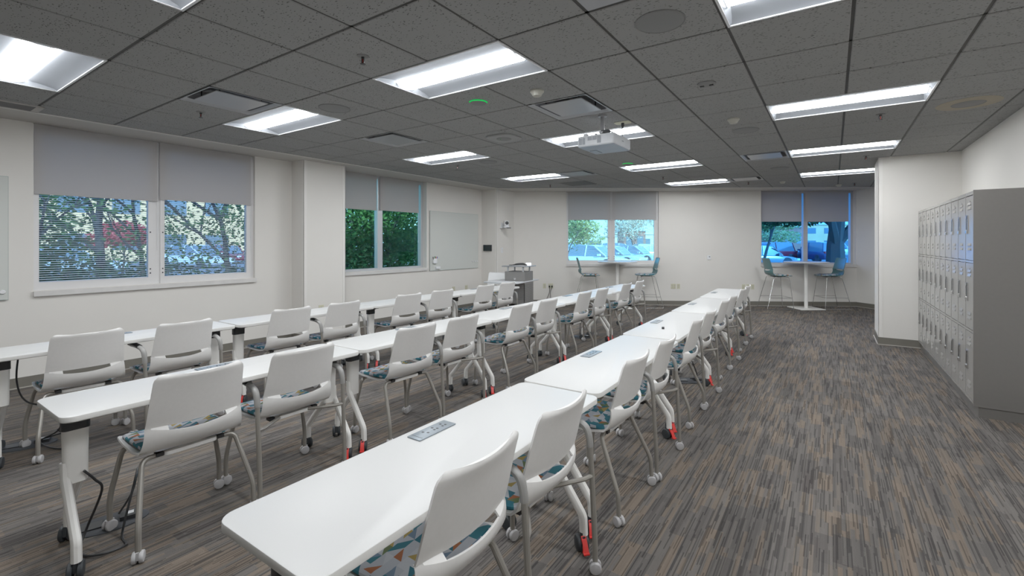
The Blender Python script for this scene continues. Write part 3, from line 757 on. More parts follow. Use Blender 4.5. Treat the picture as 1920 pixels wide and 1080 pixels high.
def make_module():
    b = MB(); b.slab(.07, .2, 0, .004, .004, .001); o = b.build('power_module', M['module']); tag(o, '', 'power outlet')
    for cy_ in (-.038, .012, .058):
        k = MB(); k.box(-.018, -.008, cy_ - .004, cy_ + .004, .004, .0046); k.box(.002, .012, cy_ + .004, cy_ + .012, .004, .0046)
        if cy_ > -.03: k.box(.002, .012, cy_ - .012, cy_ - .004, .004, .0046)
        k.build('socket', M['black'], o, smooth=0)
    k = MB(); k.box(-.03, .03, -.081, -.0795, .004, .0045); k.build('seam', M['black'], o, smooth=0); return o
def swivel(t, ang, s):
    for lg in kids(t):
        if lg.name.startswith('leg') and lg.data.name == ENDLEG[s]:
            for c in kids(lg):
                p = Vector((-.03 + .186, s*(TL/2 - .094) + s*.034, 0)); Rm = Matrix.Rotation(ang, 4, 'Z')
                c.location = p - Rm @ p; c.rotation_euler = (0, 0, ang)
tp = make_table(); LGS = [l for l in kids(tp) if l.name.startswith('leg')]; ENDLEG = {-1: LGS[0].data.name, 1: LGS[2].data.name}; mp_ = make_module(); ft = True
for r_ in (1, 2, 3):
    n = len(TB[r_])
    for k, (x, y, a) in enumerate(TB[r_]):
        an = math.radians(a)
        put(tp, ft, (x, y, 0), an, 'white flip-top training table, %s from the camera in the %s' % (ORD[k], ROWNAME[r_]), 'white tables in the ' + ROWNAME[r_])
        tt = [q for q in bpy.data.objects if q.name.startswith('training_table') and q.parent is None and (q.location - Vector((x, y, 0))).length < .01][0]
        if k == 0 and r_ > 1: swivel(tt, 2.6, -1)
        if r_ == 1:
            swivel(tt, -.9 - .2*(k % 2), -1); swivel(tt, -1.3 + .3*(k % 3), 1)
        o = put(mp_, ft, (x - .158*math.cos(an), y - .158*math.sin(an), TZ + .0004), an, 'flat grey outlet plate set in the %s table of the %s' % (ORD[k], ROWNAME[r_]), 'grey outlet plates set in the tables'); ft = False
b = MB(); b.slab(.022, .022, 0, .018, .003, .002); b.box(-.008, .008, -.008, .008, .018, .0185); o = b.build('small_adapter', M['black'], loc=(-1.235, 4.0, TZ), rotz=.2); tag(o, 'tiny black cube adapter lying on the front table row', 'adapter')

# floor power boxes and the leads that run to them
def floor_box(x, y, rz, label, lead):
    b = MB(); b.loft([[(a*.17, c*.10, z) for a, c in [(math.cos(2*PI*k/32), math.sin(2*PI*k/32)) for k in range(32)]] for z in (0, .004)] + [[(a*.155, c*.09, .010) for a, c in [(math.cos(2*PI*k/32), math.sin(2*PI*k/32)) for k in range(32)]]])
    o = b.build('floor_power_box', M['floorbox'], loc=(x, y, 0), rotz=rz); tag(o, label, 'floor outlet', 'floor power boxes')
    k = MB(); k.box(-.11, -.02, -.045, .03, .010, .016); k.box(.05, .13, -.035, .04, .010, .03); k.build('outlet_block', M['black'], o, smooth=0)
    k = MB(); k.box(.075, .105, -.012, .02, .03, .0315); k.build('switch', M['whiteplas'], o, smooth=0)
    m = MB(); m.tube(spline(lead), .0055, 7); c = m.build('power_lead', M['black']); tag(c, 'black power lead from table down to the ' + label, 'cable', 'black power leads under the tables')
floor_box(-3.2, .815, 1.25, 'oval floor outlet by the nearest middle-row table', [(-2.925, .66, .42), (-2.93, .70, .36), (-2.95, .73, .29), (-3.06, .70, .08), (-3.0, .66, .012), (-2.9, .7, .012), (-2.88, .80, .012), (-3.0, .82, .015), (-3.06, .88, .2), (-3.16, .93, .26), (-3.21, .92, .12), (-3.2, .86, .03)])
floor_box(-4.95, .80, 1.2, 'oval floor outlet under the nearest window-side table', [(-4.78, .74, .70), (-4.83, .74, .5), (-4.78, .78, .36), (-4.7, .92, .28), (-4.75, .94, .12), (-4.86, .86, .03), (-4.66, .9, .012), (-4.55, 1.0, .012), (-4.62, 1.06, .012), (-4.8, .94, .1), (-4.72, 1.0, .1), (-4.9, .84, .03)])
floor_box(-3.32, 6.55, .4, 'oval floor outlet under the fourth middle-row table', [(-3.15, 6.4, .70), (-3.18, 6.42, .4), (-3.3, 6.5, .3), (-3.28, 6.42, .1), (-3.32, 6.52, .03)])
floor_box(-4.85, 5.3, .6, 'oval floor outlet under the fourth window-side table', [(-4.77, 5.28, .705), (-4.75, 5.2, .4), (-4.6, 5.3, .1), (-4.55, 5.5, .012), (-4.8, 5.35, .03)])
floor_box(-1.3, 5.1, .6, 'oval floor outlet under the third front-row table', [(-1.33, 5.0, .70), (-1.3, 5.0, .4), (-1.2, 5.05, .1), (-1.28, 5.1, .03)])

# ------------------------------------------------------------------ lockers
LW = .3045; LD = .455; LX = 1.010
def make_locker():
    t = thing('locker', '', 'locker', group='grey three-tier lockers')
    b = MB(); x1 = LD
    b.box(.022, x1, -LW/2, LW/2, .10, 1.935)       # carcass
    b.m = 1; b.box(.019, .022, -LW/2 + .012, LW/2 - .012, .118, 1.905); b.m = 0  # dark sheet behind the doors, painting shade into the gaps between them
    b.box(0, .02, -LW/2, -LW/2 + .012, .10, 1.935); b.box(0, .02, LW/2 - .012, LW/2, .10, 1.935)
    for z0, z1 in ((.10, .118), (.706, .724), (1.312, 1.33), (1.905, 1.935)): b.box(.001, .02, -LW/2 + .012, LW/2 - .012, z0, z1)
    b.build('carcass', [M['locker'], M['recess_dark']], t, smooth=0)
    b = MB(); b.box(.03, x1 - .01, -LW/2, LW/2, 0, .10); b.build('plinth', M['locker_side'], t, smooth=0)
    for z0, z1 in ((.124, .700), (.730, 1.306), (1.336, 1.899)):
        b = MB(); ya, yb = -LW/2 + .0175, LW/2 - .0175
        b.box(.002, .017, ya, yb, z0, z1)
        for base, up in ((z0 + .085, 1), (z1 - .115, 1)):
            for i in (0, 1):
                z = base + i*.038
                b.loft([[(.002, -.055, z), (.002, .055, z), (-.005, .055, z), (-.005, -.055, z)], [(.002, -.055, z + .024), (.002, .055, z + .024), (.001, .055, z + .024), (.001, -.055, z + .024)]])
        d = b.build('door', M['locker'], t, smooth=0)
        zc = (z0 + z1)/2 + .035
        b = MB(); b.box(-.002, .003, .045, .098, zc - .075, zc + .075); b.build('latch_recess', M['recess_dark'], d, smooth=0)
        b = MB(); f = .006
        b.box(-.006, .002, .04, .046, zc - .08, zc + .08); b.box(-.006, .002, .097, .103, zc - .08, zc + .08); b.box(-.006, .002, .04, .103, zc + .074, zc + .08)
        b.loft([[(.002, .04, zc - .085), (.002, .103, zc - .085), (.002, .103, zc - .045), (.002, .04, zc - .045)], [(-.012, .046, zc - .08), (-.012, .097, zc - .08), (-.012, .097, zc - .055), (-.012, .046, zc - .055)]])
        b.box(-.008, .0, .06, .085, zc + .05, zc + .074)
        b.build('handle', M['latch'], d, smooth=0)
        b = MB(); b.box(-.0005, .003, -.022, .022, z1 - .062, z1 - .042); b.build('number_plate', M['greyplas'], d, smooth=0)
    return t
lp = make_locker()
for k in range(10):
    put(lp, k == 0, (LX, 5.40 + LW*(k + .5), 0), 0, 'grey steel three-door locker column, %s from the camera end of the bank' % ORD[k], 'grey three-tier lockers')
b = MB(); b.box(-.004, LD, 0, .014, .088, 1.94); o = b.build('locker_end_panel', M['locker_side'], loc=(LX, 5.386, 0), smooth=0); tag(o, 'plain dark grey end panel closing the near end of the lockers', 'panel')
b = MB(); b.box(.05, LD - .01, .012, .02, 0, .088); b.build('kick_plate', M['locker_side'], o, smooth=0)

# ------------------------------------------------------------------ bar tables and stools by the far windows
def make_bar_table():
    t = thing('bar_table', '', 'table', group='round bar height tables')
    b = MB(); b.lathe([(.43, 1.04), (.452, 1.046), (.455, 1.058), (.45, 1.067), (.001, 1.067)], 56); b.build('tabletop', M['white_top'], t)
    b = MB(); b.lathe([(.038, .012), (.038, 1.03), (.12, 1.034), (.12, 1.041)], 24); b.build('post', M['table_leg'], t)
    b = MB(); b.slab(.56, .56, 0, .014, .02, .004); b.build('base', M['table_leg'], t); return t
bt = make_bar_table()
def wloc(s, n): p = BO + BD*s + BN*n; return (p.x, p.y, 0)
put(bt, True, wloc(2.461, -.47), BA + .1, 'round white bar table in front of the middle far window', 'round bar height tables')
put(bt, False, wloc(6.735, -.40), BA + .1, 'round white bar table in front of the rightmost far window', 'round bar height tables')
def make_stool():
    t = thing('bar_stool', '', 'stool', group='teal bar stools')
    o = shell_mesh('seat_shell', M['teal'], t, .98); o.location = (.0, 0, .305)
    p = pad_mb(.98).build('seat_pad', M['fabric'], t); p.location = (.0, 0, .305)
    b = MB(); b.slab(.26, .24, .722, .738, .03, .003, c=(-.06, 0)); b.build('seat_bracket', M['black'], t)
    for s in (-1, 1):
        b = MB(); b.tube(bez([(.02, s*.12, .73), (.11, s*.19, .728), (.285, s*.262, .02), (.27, s*.262, .008), (-.27, s*.262, .008), (-.285, s*.262, .02), (-.215, s*.195, .728), (-.1, s*.12, .73)]), .0058, 8); b.build('sled_leg', M['chrome'], t)
    def lx(z, f): return (.11 + (.285-.11)*(.728-z)/.708) if f > 0 else (-.215 - (.285-.215)*(.728-z)/.708)
    def ly(z): return .19 + .072*(.728-z)/.708
    b = MB(); z = .26; b.tube([(lx(z, -1), -ly(z), z), (lx(z, -1), ly(z), z)], .006, 8)
    for s in (-1, 1): b.tube([(lx(z, -1), s*ly(z), z), (lx(z, 1), s*ly(z), z)], .0045, 8)
    b.build('foot_rail', M['chrome'], t); return t
st = make_stool()
for k, (s, n, a, l) in enumerate(((1.76, -.46, 180, 'teal bar stool left of the middle bar table'), (3.2, -.34, 0, 'teal bar stool right of the middle bar table'), (6.05, -.40, 180, 'teal bar stool left of the rightmost bar table'), (7.35, -.31, 0, 'teal bar stool right of the rightmost bar table'))):
    put(st, k == 0, wloc(s, n), BA + math.radians(a), l, 'teal bar stools')

# ------------------------------------------------------------------ presenter podium
pa = math.radians(10)
t = thing('podium', 'grey metal presenter podium with raised shelf in the far left corner', 'podium', (-4.96, 7.12, 0), pa)
b = MB(); b.slab(.74, 1.12, .715, .74, .06, .004, c=(-.36, .56)); b.build('desktop', M['podtop'], t)
b = MB()
b.box(-.43, 0, .36, .38, .02, .14); b.box(-.43, -.41, .36, .8, .02, .715); b.box(-.43, 0, .78, .8, .02, .715); b.box(-.43, 0, .36, .8, .02, .05); b.box(-.42, -.01, .42, .79, .28, .30)
b.box(-.02, 0, .36, .8, .02, .30); b.box(-.43, 0, .355, .8, .69, .715)
b.build('cabinet', M['metalgrey'], t, smooth=0)
b = MB(); b.box(-.42, -.015, .362, .368, .30, .69); b.box(-.006, 0, .375, .79, .30, .69); b.build('perforated_panel', M['perf'], t, smooth=0)
b = MB(); b.box(-.43, 0, .36, .78, .74, .925); b.build('upper_box', M['metalgrey'], t, smooth=0)
b = MB(); b.lathe([(.022, 0), (.022, -.006), (.016, -.008), (.001, -.008)], 18, 'y', (-.21, .36, .79)); b.build('lock', M['latch'], t)
for x, y in ((-.38, .40), (-.05, .40), (-.38, .72), (-.05, .72)):
    b = MB(); b.cyl((x, y, .925), (x, y, 1.022), .016, 12); b.build('post', M['alu'], t)
b = MB(); b.slab(.55, .5, 1.022, 1.04, .02, .003, c=(-.21, .56)); b.build('shelf', M['podshelf'], t)
Tm = Matrix.Translation((-4.96, 7.12, 0)) @ Matrix.Rotation(pa, 4, 'Z')
b = MB(); b.T = Tm
for q in range(3): b.tube(spline([(-.4 + .05*q, .5, 1.047), (-.25, .47 + .02*q, 1.055 + .01*q), (-.12, .5 + .03*q, 1.06 + .012*q), (-.04, .58, 1.047), (-.05, .66, 1.047)]), .007, 6)
o = b.build('coiled_cable', M['black']); tag(o, 'dark coiled cables lying on the podium shelf', 'cable')
b = MB(); b.loft([[(-.06, -.05, 0), (.06, -.05, 0), (.06, .05, 0), (-.06, .05, 0)], [(-.055, .0, .055), (.055, .0, .055), (.055, .04, .055), (-.055, .04, .055)]])
p = Tm @ Vector((-.03, .62, 1.04)); o = b.build('control_keypad', M['whiteplas'], loc=p, rotz=pa + .3, smooth=0); tag(o, 'small white wedge on the right of the podium shelf', 'control panel')
b = MB(); b.loft([[(-.05, -.001, .012), (.05, -.001, .012), (.05, .003, .016), (-.05, .003, .016)], [(-.045, -.0295+.012, .03), (.045, -.0295+.012, .03), (.045, -.02, .034), (-.045, -.02, .034)]]); b.build('screen', M['podshelf'], o, smooth=0)

# ------------------------------------------------------------------ things on the walls
def on_wall(T, x, z, y=0): return T @ Vector((x, y, z))
def glass_board(y0, y1, label):
    b = MB(); b.T = WL; b.box(y0, y1, -.022, -.016, .92, 2.152); o = b.build('wall_glass_board', M['board'], smooth=0); tag(o, label, 'glass board', 'wall glass boards')
    k = MB(); k.T = WL
    for a, c, z0, z1 in ((y0 - .003, y1 + .003, .915, .92), (y0 - .003, y1 + .003, 2.152, 2.157), (y0 - .003, y0, .92, 2.152), (y1, y1 + .003, .92, 2.152)): k.box(a, c, -.023, -.015, z0, z1)
    k.build('edge', M['board_edge'], o, smooth=0)
    k = MB(); k.T = WL
    for x in (y0 + .1, y1 - .1):
        for z in (1.02, 2.05): k.cyl((x, -.016, z), (x, 0, z), .012, 10)
    k.build('standoff', M['alu'], o)
glass_board(6.83, 8.37, 'frosted glass writing board between the hedge window and the corner')
glass_board(-.85, 1.003, 'frosted glass writing board cut off by the left picture edge')
def magnet(x, z, l, r=.02):
    b = MB(); b.T = WL; b.lathe([(r, -.0225), (r, -.03), (r*.8, -.036), (.001, -.037)], 16, 'y', (x, 0, z)); tag(b.build('magnet', M['whiteplas']), l, 'magnet', 'round white board magnets')
for x, n in ((8.17, 'leftmost'), (8.255, 'middle one'), (8.335, 'rightmost')): magnet(x, 1.07, 'round white magnet, %s of three on the far glass board' % n)
magnet(.965, .995, 'round white magnet on the glass board at the left picture edge', .022)
t = thing('marker_cup', 'white marker cup holding pens on the far glass board', 'pen holder', on_wall(WL, 6.945, 1.07))
b = MB(); b.T = Matrix.Rotation(PI/2, 4, 'Z'); b.slab(.1, .05, 0, .1, .01, .002, c=(0, -.0465)); b.build('cup', M['whiteplas'], t)
for k, (c_, x) in enumerate((((.05, .03, .03), -.035), ((.02, .22, .10), .0), ((.6, .08, .03), .02), ((.03, .08, .4), .04))):
    m = simple('marker_cap_%d' % k, c_, .4); b = MB(); b.T = WL; lean = .03 * (x / .04)
    b.cyl((6.945 + x, -.05, 1.12), (6.945 + x + lean, -.05, 1.205 + .012*(k == 1)), .008, 10)
    o = b.build('marker', m); tag(o, '%s marker standing in the white cup on the far glass board' % ('dark', 'green', 'orange', 'blue')[k], 'marker', 'markers in the cup')
b = MB(); b.T = WL; b.box(6.98, 7.1, -.055, -.0225, .95, 1.0); tag(b.build('board_eraser', M['whiteplas'], smooth=0), 'white eraser stuck low on the far glass board', 'eraser')
# touch panel on the corner pillar
b = MB(); b.box(-6.888, -6.65, 8.5, 8.531, 1.305, 1.45); o = b.build('touch_panel', M['black'], smooth=0); tag(o, 'black rectangular touch panel on the corner pillar', 'touch panel')
b = MB(); b.box(-6.88, -6.658, 8.498, 8.5, 1.313, 1.442); b.build('screen', M['panel_screen'], o, smooth=0)
b = MB(); b.box(-6.514, -6.506, 8.70, 8.77, 1.265, 1.385); o = b.build('light_switch', M['whiteplas'], smooth=0); tag(o, 'white light switch under the corner camera', 'switch')
b = MB(); b.box(-6.507, -6.502, 8.72, 8.75, 1.29, 1.36); b.build('rocker', M['frame'], o, smooth=0)
# corner camera on a shelf bracket
t = thing('camera_bracket', 'white wall shelf bracket under the corner camera', 'bracket', (-6.515, 8.72, 1.84))
b = MB(); b.box(-.003, .012, -.03, .1, .01, .13); b.box(0, .26, -.07, .07, 0, .01); b.loft([[(.01, .06, .01), (.2, .06, .01), (.01, .06, .11)], [(.01, .066, .01), (.2, .066, .01), (.01, .066, .11)]]); b.build('plate', M['whiteplas'], t, smooth=0)
b = MB(); b.box(.2, .262, -.072, .02, -.004, .012); b.build('front_lip', M['black'], t, smooth=0)
t = thing('conference_camera', 'white motorised camera with round black lens in the far left corner', 'camera', (-6.36, 8.70, 1.85), .9)
b = MB(); b.slab(.13, .13, 0, .04, .03, .006); b.build('base', M['whiteplas'], t)
b = MB(); b.slab(.11, .11, .042, .16, .03, .012); b.build('head', M['whiteplas'], t)
b = MB(); b.lathe([(.04, -.054), (.04, -.066), (.03, -.07), (.001, -.066)], 22, 'y', (.0, 0, .108)); b.build('lens', M['black'], t)
# outlets and the thermostat on the far wall
def outlet(s, z, w, label, plugs=False):
    b = MB(); b.T = WB; b.box(s - w/2, s + w/2, -.008, 0, z - .058, z + .058); o = b.build('wall_outlet', M['cream'], smooth=0); tag(o, label, 'outlet', 'cream wall outlets on the far wall')
    for x in ([0] if w < .1 else [-w*.25, w*.25]):
        for dz in (-.02, .02): k = MB(); k.T = WB; k.box(s + x - .012, s + x + .012, -.0095, -.008, z + dz - .013, z + dz + .013); k.build('socket', M['ivory'], o, smooth=0)
    if plugs:
        for x in (-.03, .03):
            m = MB(); m.T = WB; m.box(s + x - .018, s + x + .018, -.04, -.0095, z - .03, z + .01); m.tube(spline([(s + x, -.035, z - .02), (s + x*.4 - .02, -.04, z - .15), (s + x*1.4 - .05, -.03, z - .3), (s + x - .1, -.03, .012), (s + x - .25, -.06, .012)]), .006, 6)
            m.build('power_cord', M['black'], o)
outlet(.763, .447, .072, 'single cream outlet plate near the podium'); outlet(.915, .447, .115, 'cream double outlet with black plugs near the podium', True)
outlet(3.855, .455, .115, 'cream double outlet right of the middle bar table'); outlet(3.975, .455, .072, 'narrow cream outlet plate right of the middle bar table')
outlet(5.50, .45, .072, 'cream outlet plate hidden partly by the last front-row chair'); outlet(5.60, .45, .072, 'middle of three cream plates behind the last front-row chair'); outlet(5.71, .45, .072, 'rightmost cream plate beside the left leg of a bar stool')
for x, z, y_, l in ((7.56, .475, 0, 'left cream outlet plate low on the window-side wall under the far glass board'), (7.98, .475, 0, 'right cream outlet plate low on the window-side wall under the far glass board'), (4.21, .47, -.33, 'cream outlet plate low on the wall pillar behind the tables')):
    b = MB(); b.T = WL; b.box(x - .04, x + .04, y_ - .008, y_, z - .058, z + .058); o = b.build('wall_outlet', M['cream'], smooth=0); tag(o, l, 'outlet', 'cream outlets on the window side')
    for dz in (-.02, .02): k = MB(); k.T = WL; k.box(x - .012, x + .012, y_ - .0095, y_ - .008, z + dz - .013, z + dz + .013); k.build('socket', M['ivory'], o, smooth=0)
b = MB(); b.T = WB; b.box(4.65, 4.73, -.025, 0, 1.10, 1.20); o = b.build('thermostat', M['whiteplas'], smooth=0); tag(o, 'white thermostat on the far wall between the two windows', 'thermostat')
b = MB(); b.T = WB; b.box(4.685, 4.715, -.027, -.025, 1.15, 1.18); b.build('display', M['podshelf'], o, smooth=0)

# ------------------------------------------------------------------ outdoors
b = MB(); b.box(-120, 60, -30, 140, -.12, -.06); struct(b.build('ground', M['asphalt'], smooth=0))
b = MB(); b.box(-22, XL - .3, -12, 12, -.06, -.03); struct(b.build('ground_lawn', M['lawn'], smooth=0))
b = MB(); b.T = WB; b.box(-2, 16, .4, 9, -.06, -.03); struct(b.build('ground_verge', M['lawn'], smooth=0))
b = MB(); b.box(-7.5, -7.2, 7.02, 7.6, -.05, 3.2); struct(b.build('wall_pier', M['brick'], smooth=0))

def leaves(blobs, size, seed):
    rnd = random.Random(seed); V = []; F = []
    for (cx, cy, cz, rx, ry, rz, n) in blobs:
        for _ in range(n):
            while True:
                p = [rnd.uniform(-1, 1) for _ in range(3)]; q = p[0]**2 + p[1]**2 + p[2]**2
                if .12 < q < 1: break
            c = Vector((cx + p[0]*rx, cy + p[1]*ry, cz + p[2]*rz))
            u = Vector((rnd.gauss(0, 1), rnd.gauss(0, 1), rnd.gauss(0, .6))).normalized(); w = u.cross(Vector((rnd.gauss(0, 1), rnd.gauss(0, 1), rnd.gauss(0, 1)))).normalized()
            s = size * rnd.uniform(.6, 1.4); k = len(V)
            V += [tuple(c - u*s), tuple(c + w*s*.5), tuple(c + u*s), tuple(c - w*s*.5)]; F.append((k, k+1, k+2, k+3))
    b = MB(); b.add(V, F); return b
def branches(mb, h, r, rnd, depth=3, base=Vector((0, 0, 0)), d=Vector((0, 0, 1)), length=None, first=.35):
    ln = length or h * .5; pts = [base]; dd = d.copy(); n = 5
    for i in range(n):
        dd = (dd + Vector((rnd.gauss(0, .1), rnd.gauss(0, .1), .03))).normalized(); pts.append(pts[-1] + dd * ln / n)
    mb.tube(pts, [r * (1 - .55*i/n) for i in range(n + 1)], 6 if depth < 3 else 9)
    if depth > 0:
        for k in range(4 if depth > 1 else 3):
            i = rnd.randint(2, n); a = rnd.uniform(0, 2*PI); t = rnd.uniform(.5, 1.0)
            nd = (dd * math.cos(t) + Vector((math.cos(a), math.sin(a), .15)) * math.sin(t)).normalized()
            branches(mb, h, r * .5, rnd, depth - 1, pts[i], nd, ln * rnd.uniform(.55, .8))
def tree(label, pos, h, r, blobs, leaf, size, seed, depth=3, name='tree', trunk=True):
    t = thing(name, label, 'tree' if name == 'tree' else 'shrub', (pos[0], pos[1], -.05), group='trees and shrubs seen through the windows')
    if trunk:
        mb = MB(); branches(mb, h, r, random.Random(seed), depth); mb.build('trunk', M['bark'], t)
    leaves(blobs, size, seed).build('foliage', M[leaf], t, smooth=0); return t
def crown(h, rr, n, seed, z0=.45):
    rnd = random.Random(seed); out = []
    for _ in range(7):
        a = rnd.uniform(0, 2*PI); d = rnd.uniform(.1, .7) * rr
        out.append((d*math.cos(a), d*math.sin(a), h*rnd.uniform(z0, .95), rr*.6, rr*.6, h*.17, n // 7))
    return out
# seen through the big left window
tree('tall tree with a straight dark trunk through the biggest left window', (-13.2, 3.25), 6.5, .10, crown(6.5, 2.6, 7000, 1, .26), 'leaf_green', .055, 11)
tree('slender bare branched tree right of the straight trunk, biggest left window', (-16.5, 5.0), 6., .07, crown(6., 2.2, 1200, 2, .5), 'leaf_dark', .06, 23, 4)
tree('leaning tree with green leaves in the right half of the biggest left window', (-12.5, 5.65), 5.5, .08, crown(5.5, 2.0, 8000, 3, .24), 'leaf_green', .05, 35, 4)
tree('bushy evergreen at the left edge of the biggest left window', (-10.5, 1.6), 3.2, .05, [(0, 0, 1.6, .75, .75, 1.3, 2600)], 'leaf_green', .05, 36, 2)
tree('red leaved maple seen through the biggest left window', (-24, 6.55), 2.4, .05, [(0, 0, 1.95, .9, .85, .5, 1500), (.2, .5, 1.8, .6, .5, .4, 700), (0, -.6, 1.65, .6, .6, .35, 400)], 'leaf_red', .08, 4, 2)
for k, (x, y, w, h_) in enumerate(((-10.2, 2.3, .9, 1.2), (-10.4, 3.4, .9, 1.15), (-10.0, 4.4, .8, 1.05), (-13.5, 6.9, 1.2, 1.0), (-17, 4.0, 1.5, 1.3), (-10.6, 5.3, .6, .8))):
    tree('low dark shrub under the trees, %s from the left in the biggest left window' % ORD[k], (x, y), h_, .03, [(0, 0, h_*.45, w, w, h_*.6, 2200)], 'leaf_dark', .045, 40 + k, 1, 'shrub', False)
# hedge trees in front of the second left window
for k, (x, y, h_, l) in enumerate(((-10.5, 7.2, 4.2, 'leftmost'), (-10.2, 8.6, 4.6, 'middle'), (-11.2, 10.4, 4.4, 'rightmost'))):
    tree('dense green hedge tree filling the second left window, %s of three' % l, (x, y), h_, .08, [(0, 0, .9, 1.15, 1.15, 1.0, 3600), (0, 0, 2.2, 1.15, 1.15, 1.2, 4200), (.1, .2, 3.4, .8, .8, .9, 1600)], 'leaf_green', .055, 60 + k, 2)
tree('tall dark conifer standing behind the hedge trees', (-14.5, 11.0), 6.5, .12, [(0, 0, 1.6, 2.0, 2.2, 1.6, 2600), (0, 0, 3.6, 1.8, 2.0, 1.8, 2400)], 'leaf_dark', .075, 77)
# parking lot side
p = at(1090, 52); tree('yellow green tree behind the cars, middle far window', p, 5.2, .12, crown(5.2, 3.4, 3000, 9, .3), 'leaf_yellow', .16, 80)
p = at(1190, 54); tree('pale bare autumn tree behind the cars, middle far window', p, 5.2, .1, crown(5.2, 4., 2600, 10, .35), 'leaf_autumn', .15, 81)
p = at(1064, 21); tree('green tree at the left edge of the middle far window', p, 5, .06, crown(5, .9, 700, 12, .3), 'leaf_green', .07, 82)
p = at(1452, 74); tree('pale autumn tree behind the red car', p, 6, .14, crown(6, 5, 3000, 13, .3), 'leaf_yellow', .2, 83)
p = at(1568, 17.5); tree('big dark trunk close to the rightmost far window', p, 7.5, .36, [(-1.4, 0, 2.75, 1.7, 1.2, .55, 2200), (.3, 0, 4, 1.6, 1.6, 1.0, 700)], 'leaf_dark', .09, 84, 2)
p = at(1432, 28); tree('green tree at the left edge of the rightmost far window', p, 6, .1, [(0, 0, 3.2, .9, .9, 1.0, 900), (.9, 0, 3.7, .9, .9, .5, 500)], 'leaf_green', .11, 85, 2)

def car(label, pos, rz, paint_, L_=4.5, W_=1.8, H_=1.48, suv=False):
    t = thing('car', label, 'car', (pos[0], pos[1], -.06), rz, 'parked cars outside the far windows')
    hl = L_/2; hb = .92 if suv else .80
    def ring(x, hw_, zb, zt): return [(x, y*hw_/1.0, zb + (zt - zb)*q) for y, q in ((-.9, 0), (-1, .2), (-1, .6), (-.94, .9), (-.8, 1), (.8, 1), (.94, .9), (1, .6), (1, .2), (.9, 0))]
    b = MB(); hw_ = W_/2
    b.loft([ring(-hl, hw_*.82, .35, hb - .2), ring(-hl + .08, hw_*.92, .25, hb - .03), ring(-hl + .5, hw_, .22, hb), ring(-.4, hw_, .2, hb + .02), ring(.75, hw_, .2, hb), ring(hl - .5, hw_*.97, .22, hb - .1), ring(hl - .1, hw_*.88, .26, hb - .2), ring(hl, hw_*.78, .36, hb - .32)])
    rear = -hl + .25 if suv else -hl + .55
    g = [(rear, hb - .04), (rear + (.18 if suv else .5), H_ - .06), (rear + .7, H_), (.15, H_ - .02), (.5, H_ - .1), (1.15, hb - .02)]
    b2 = MB(); 
    for i in range(len(g) - 1): pass
    b2.loft([[(x, -hw_*.86 if z < hb + .1 else -hw_*.72, z) for x, z in g], [(x, hw_*.86 if z < hb + .1 else hw_*.72, z) for x, z in g]])
    b.build('body', paint_, t)
    gl = b2.build('cabin_glass', M['carglass'], t, smooth=20)
    b = MB(); b.loft([ring2 for ring2 in ([(x, y*hw_*.7, z + .012 - .02*abs(y)) for y in (-1, -.5, .5, 1)] + [(x, y*hw_*.7, z - .03) for y in (1, -1)] for x, z in ((rear + .2, H_ - .06), (rear + .7, H_), (.15, H_ - .02), (.45, H_ - .09)))])
    for s in (-1, 1):
        for (xa, za), (xb, zb) in ((g[0], g[1]), (g[4], g[5]), ((-.15, hb), (-.1, H_ - .03))):
            ya, yb = s*hw_*.87, s*hw_*.73; b.tube([(xa, ya, za), (xb, yb, zb)], .04, 6)
    b.build('roof', paint_, t)
    for x in (-hl + .8, hl - .85):
        for s in (-1, 1):
            m = MB(); y = s*(hw_ - .1)
            m.lathe([(.2, -.1), (.31, -.11), (.33, -.07), (.33, .07), (.31, .11), (.2, .1)], 22, 'y', (x, y, .33)); w = m.build('wheel', M['tyre'], t)
            m = MB(); m.lathe([(.2, s*.1), (.17, s*.06), (.05, s*.085), (.001, s*.09)], 14, 'y', (x, y, .33)); m.build('rim', M['rim'], w)
    for s in (-1, 1):
        m = MB(); m.box(hl - .2, hl - .02, s*hw_*.72 - .14, s*hw_*.72 + .14, hb - .33, hb - .2); m.build('headlight', M['light_w'], t, smooth=0)
        m = MB(); m.box(-hl - .01, -hl + .15, s*hw_*.72 - .16, s*hw_*.72 + .16, hb - .18, hb - .02); m.build('tail_light', M['light_r'], t, smooth=0)
        m = MB(); m.box(.75, .92, s*hw_*1.02 - .09, s*hw_*1.02 + .09, hb + .02, hb + .14); m.build('mirror', paint_, t, smooth=0)
    if suv:
        m = MB(); m.box(-hl - .02, -hl + .02, -.26, .26, hb - .3, hb - .17); m.build('number_plate', M['light_w'], t, smooth=0)
    return t
# cars are parked facing along the picture plane (right = away from the podium)
VX = YAW
car('white hatchback nearest, left half of the middle far window', at(1112, 28), VX - .6, M['car_white'], 4.3, 1.8, 1.46)
car('silver saloon behind the white hatchback, middle far window', at(1147, 31.8), VX - .6, M['car_silver'], 4.6, 1.8, 1.42)
car('silver saloon at the right edge of the middle far window', at(1186, 35.5), VX - .6, M['car_silver'], 4.6, 1.8, 1.42)
car('grey car in the second row, middle far window', at(1084, 44), VX, M['car_grey'], 4.6, 1.8, 1.5)
car('white car in the second row, middle far window', at(1160, 50), VX, M['car_white'], 4.6, 1.8, 1.6, True)
car('grey car in the second row at the right, middle far window', at(1216, 45), VX + .1, M['car_grey'], 4.6, 1.8, 1.5)
car('dark red sport utility car in the rightmost far window', at(1441, 40.5), VX + PI + .25, M['car_red'], 4.6, 1.85, 1.66, True)
car('navy sport utility car seen from behind, rightmost far window', at(1530, 39.5), VX + PI/2 + .05, M['car_blue'], 4.6, 1.9, 1.66, True)
car('white car in the distance above the navy car', at(1566, 56), VX, M['car_white'], 4.7, 1.85, 1.7, True)
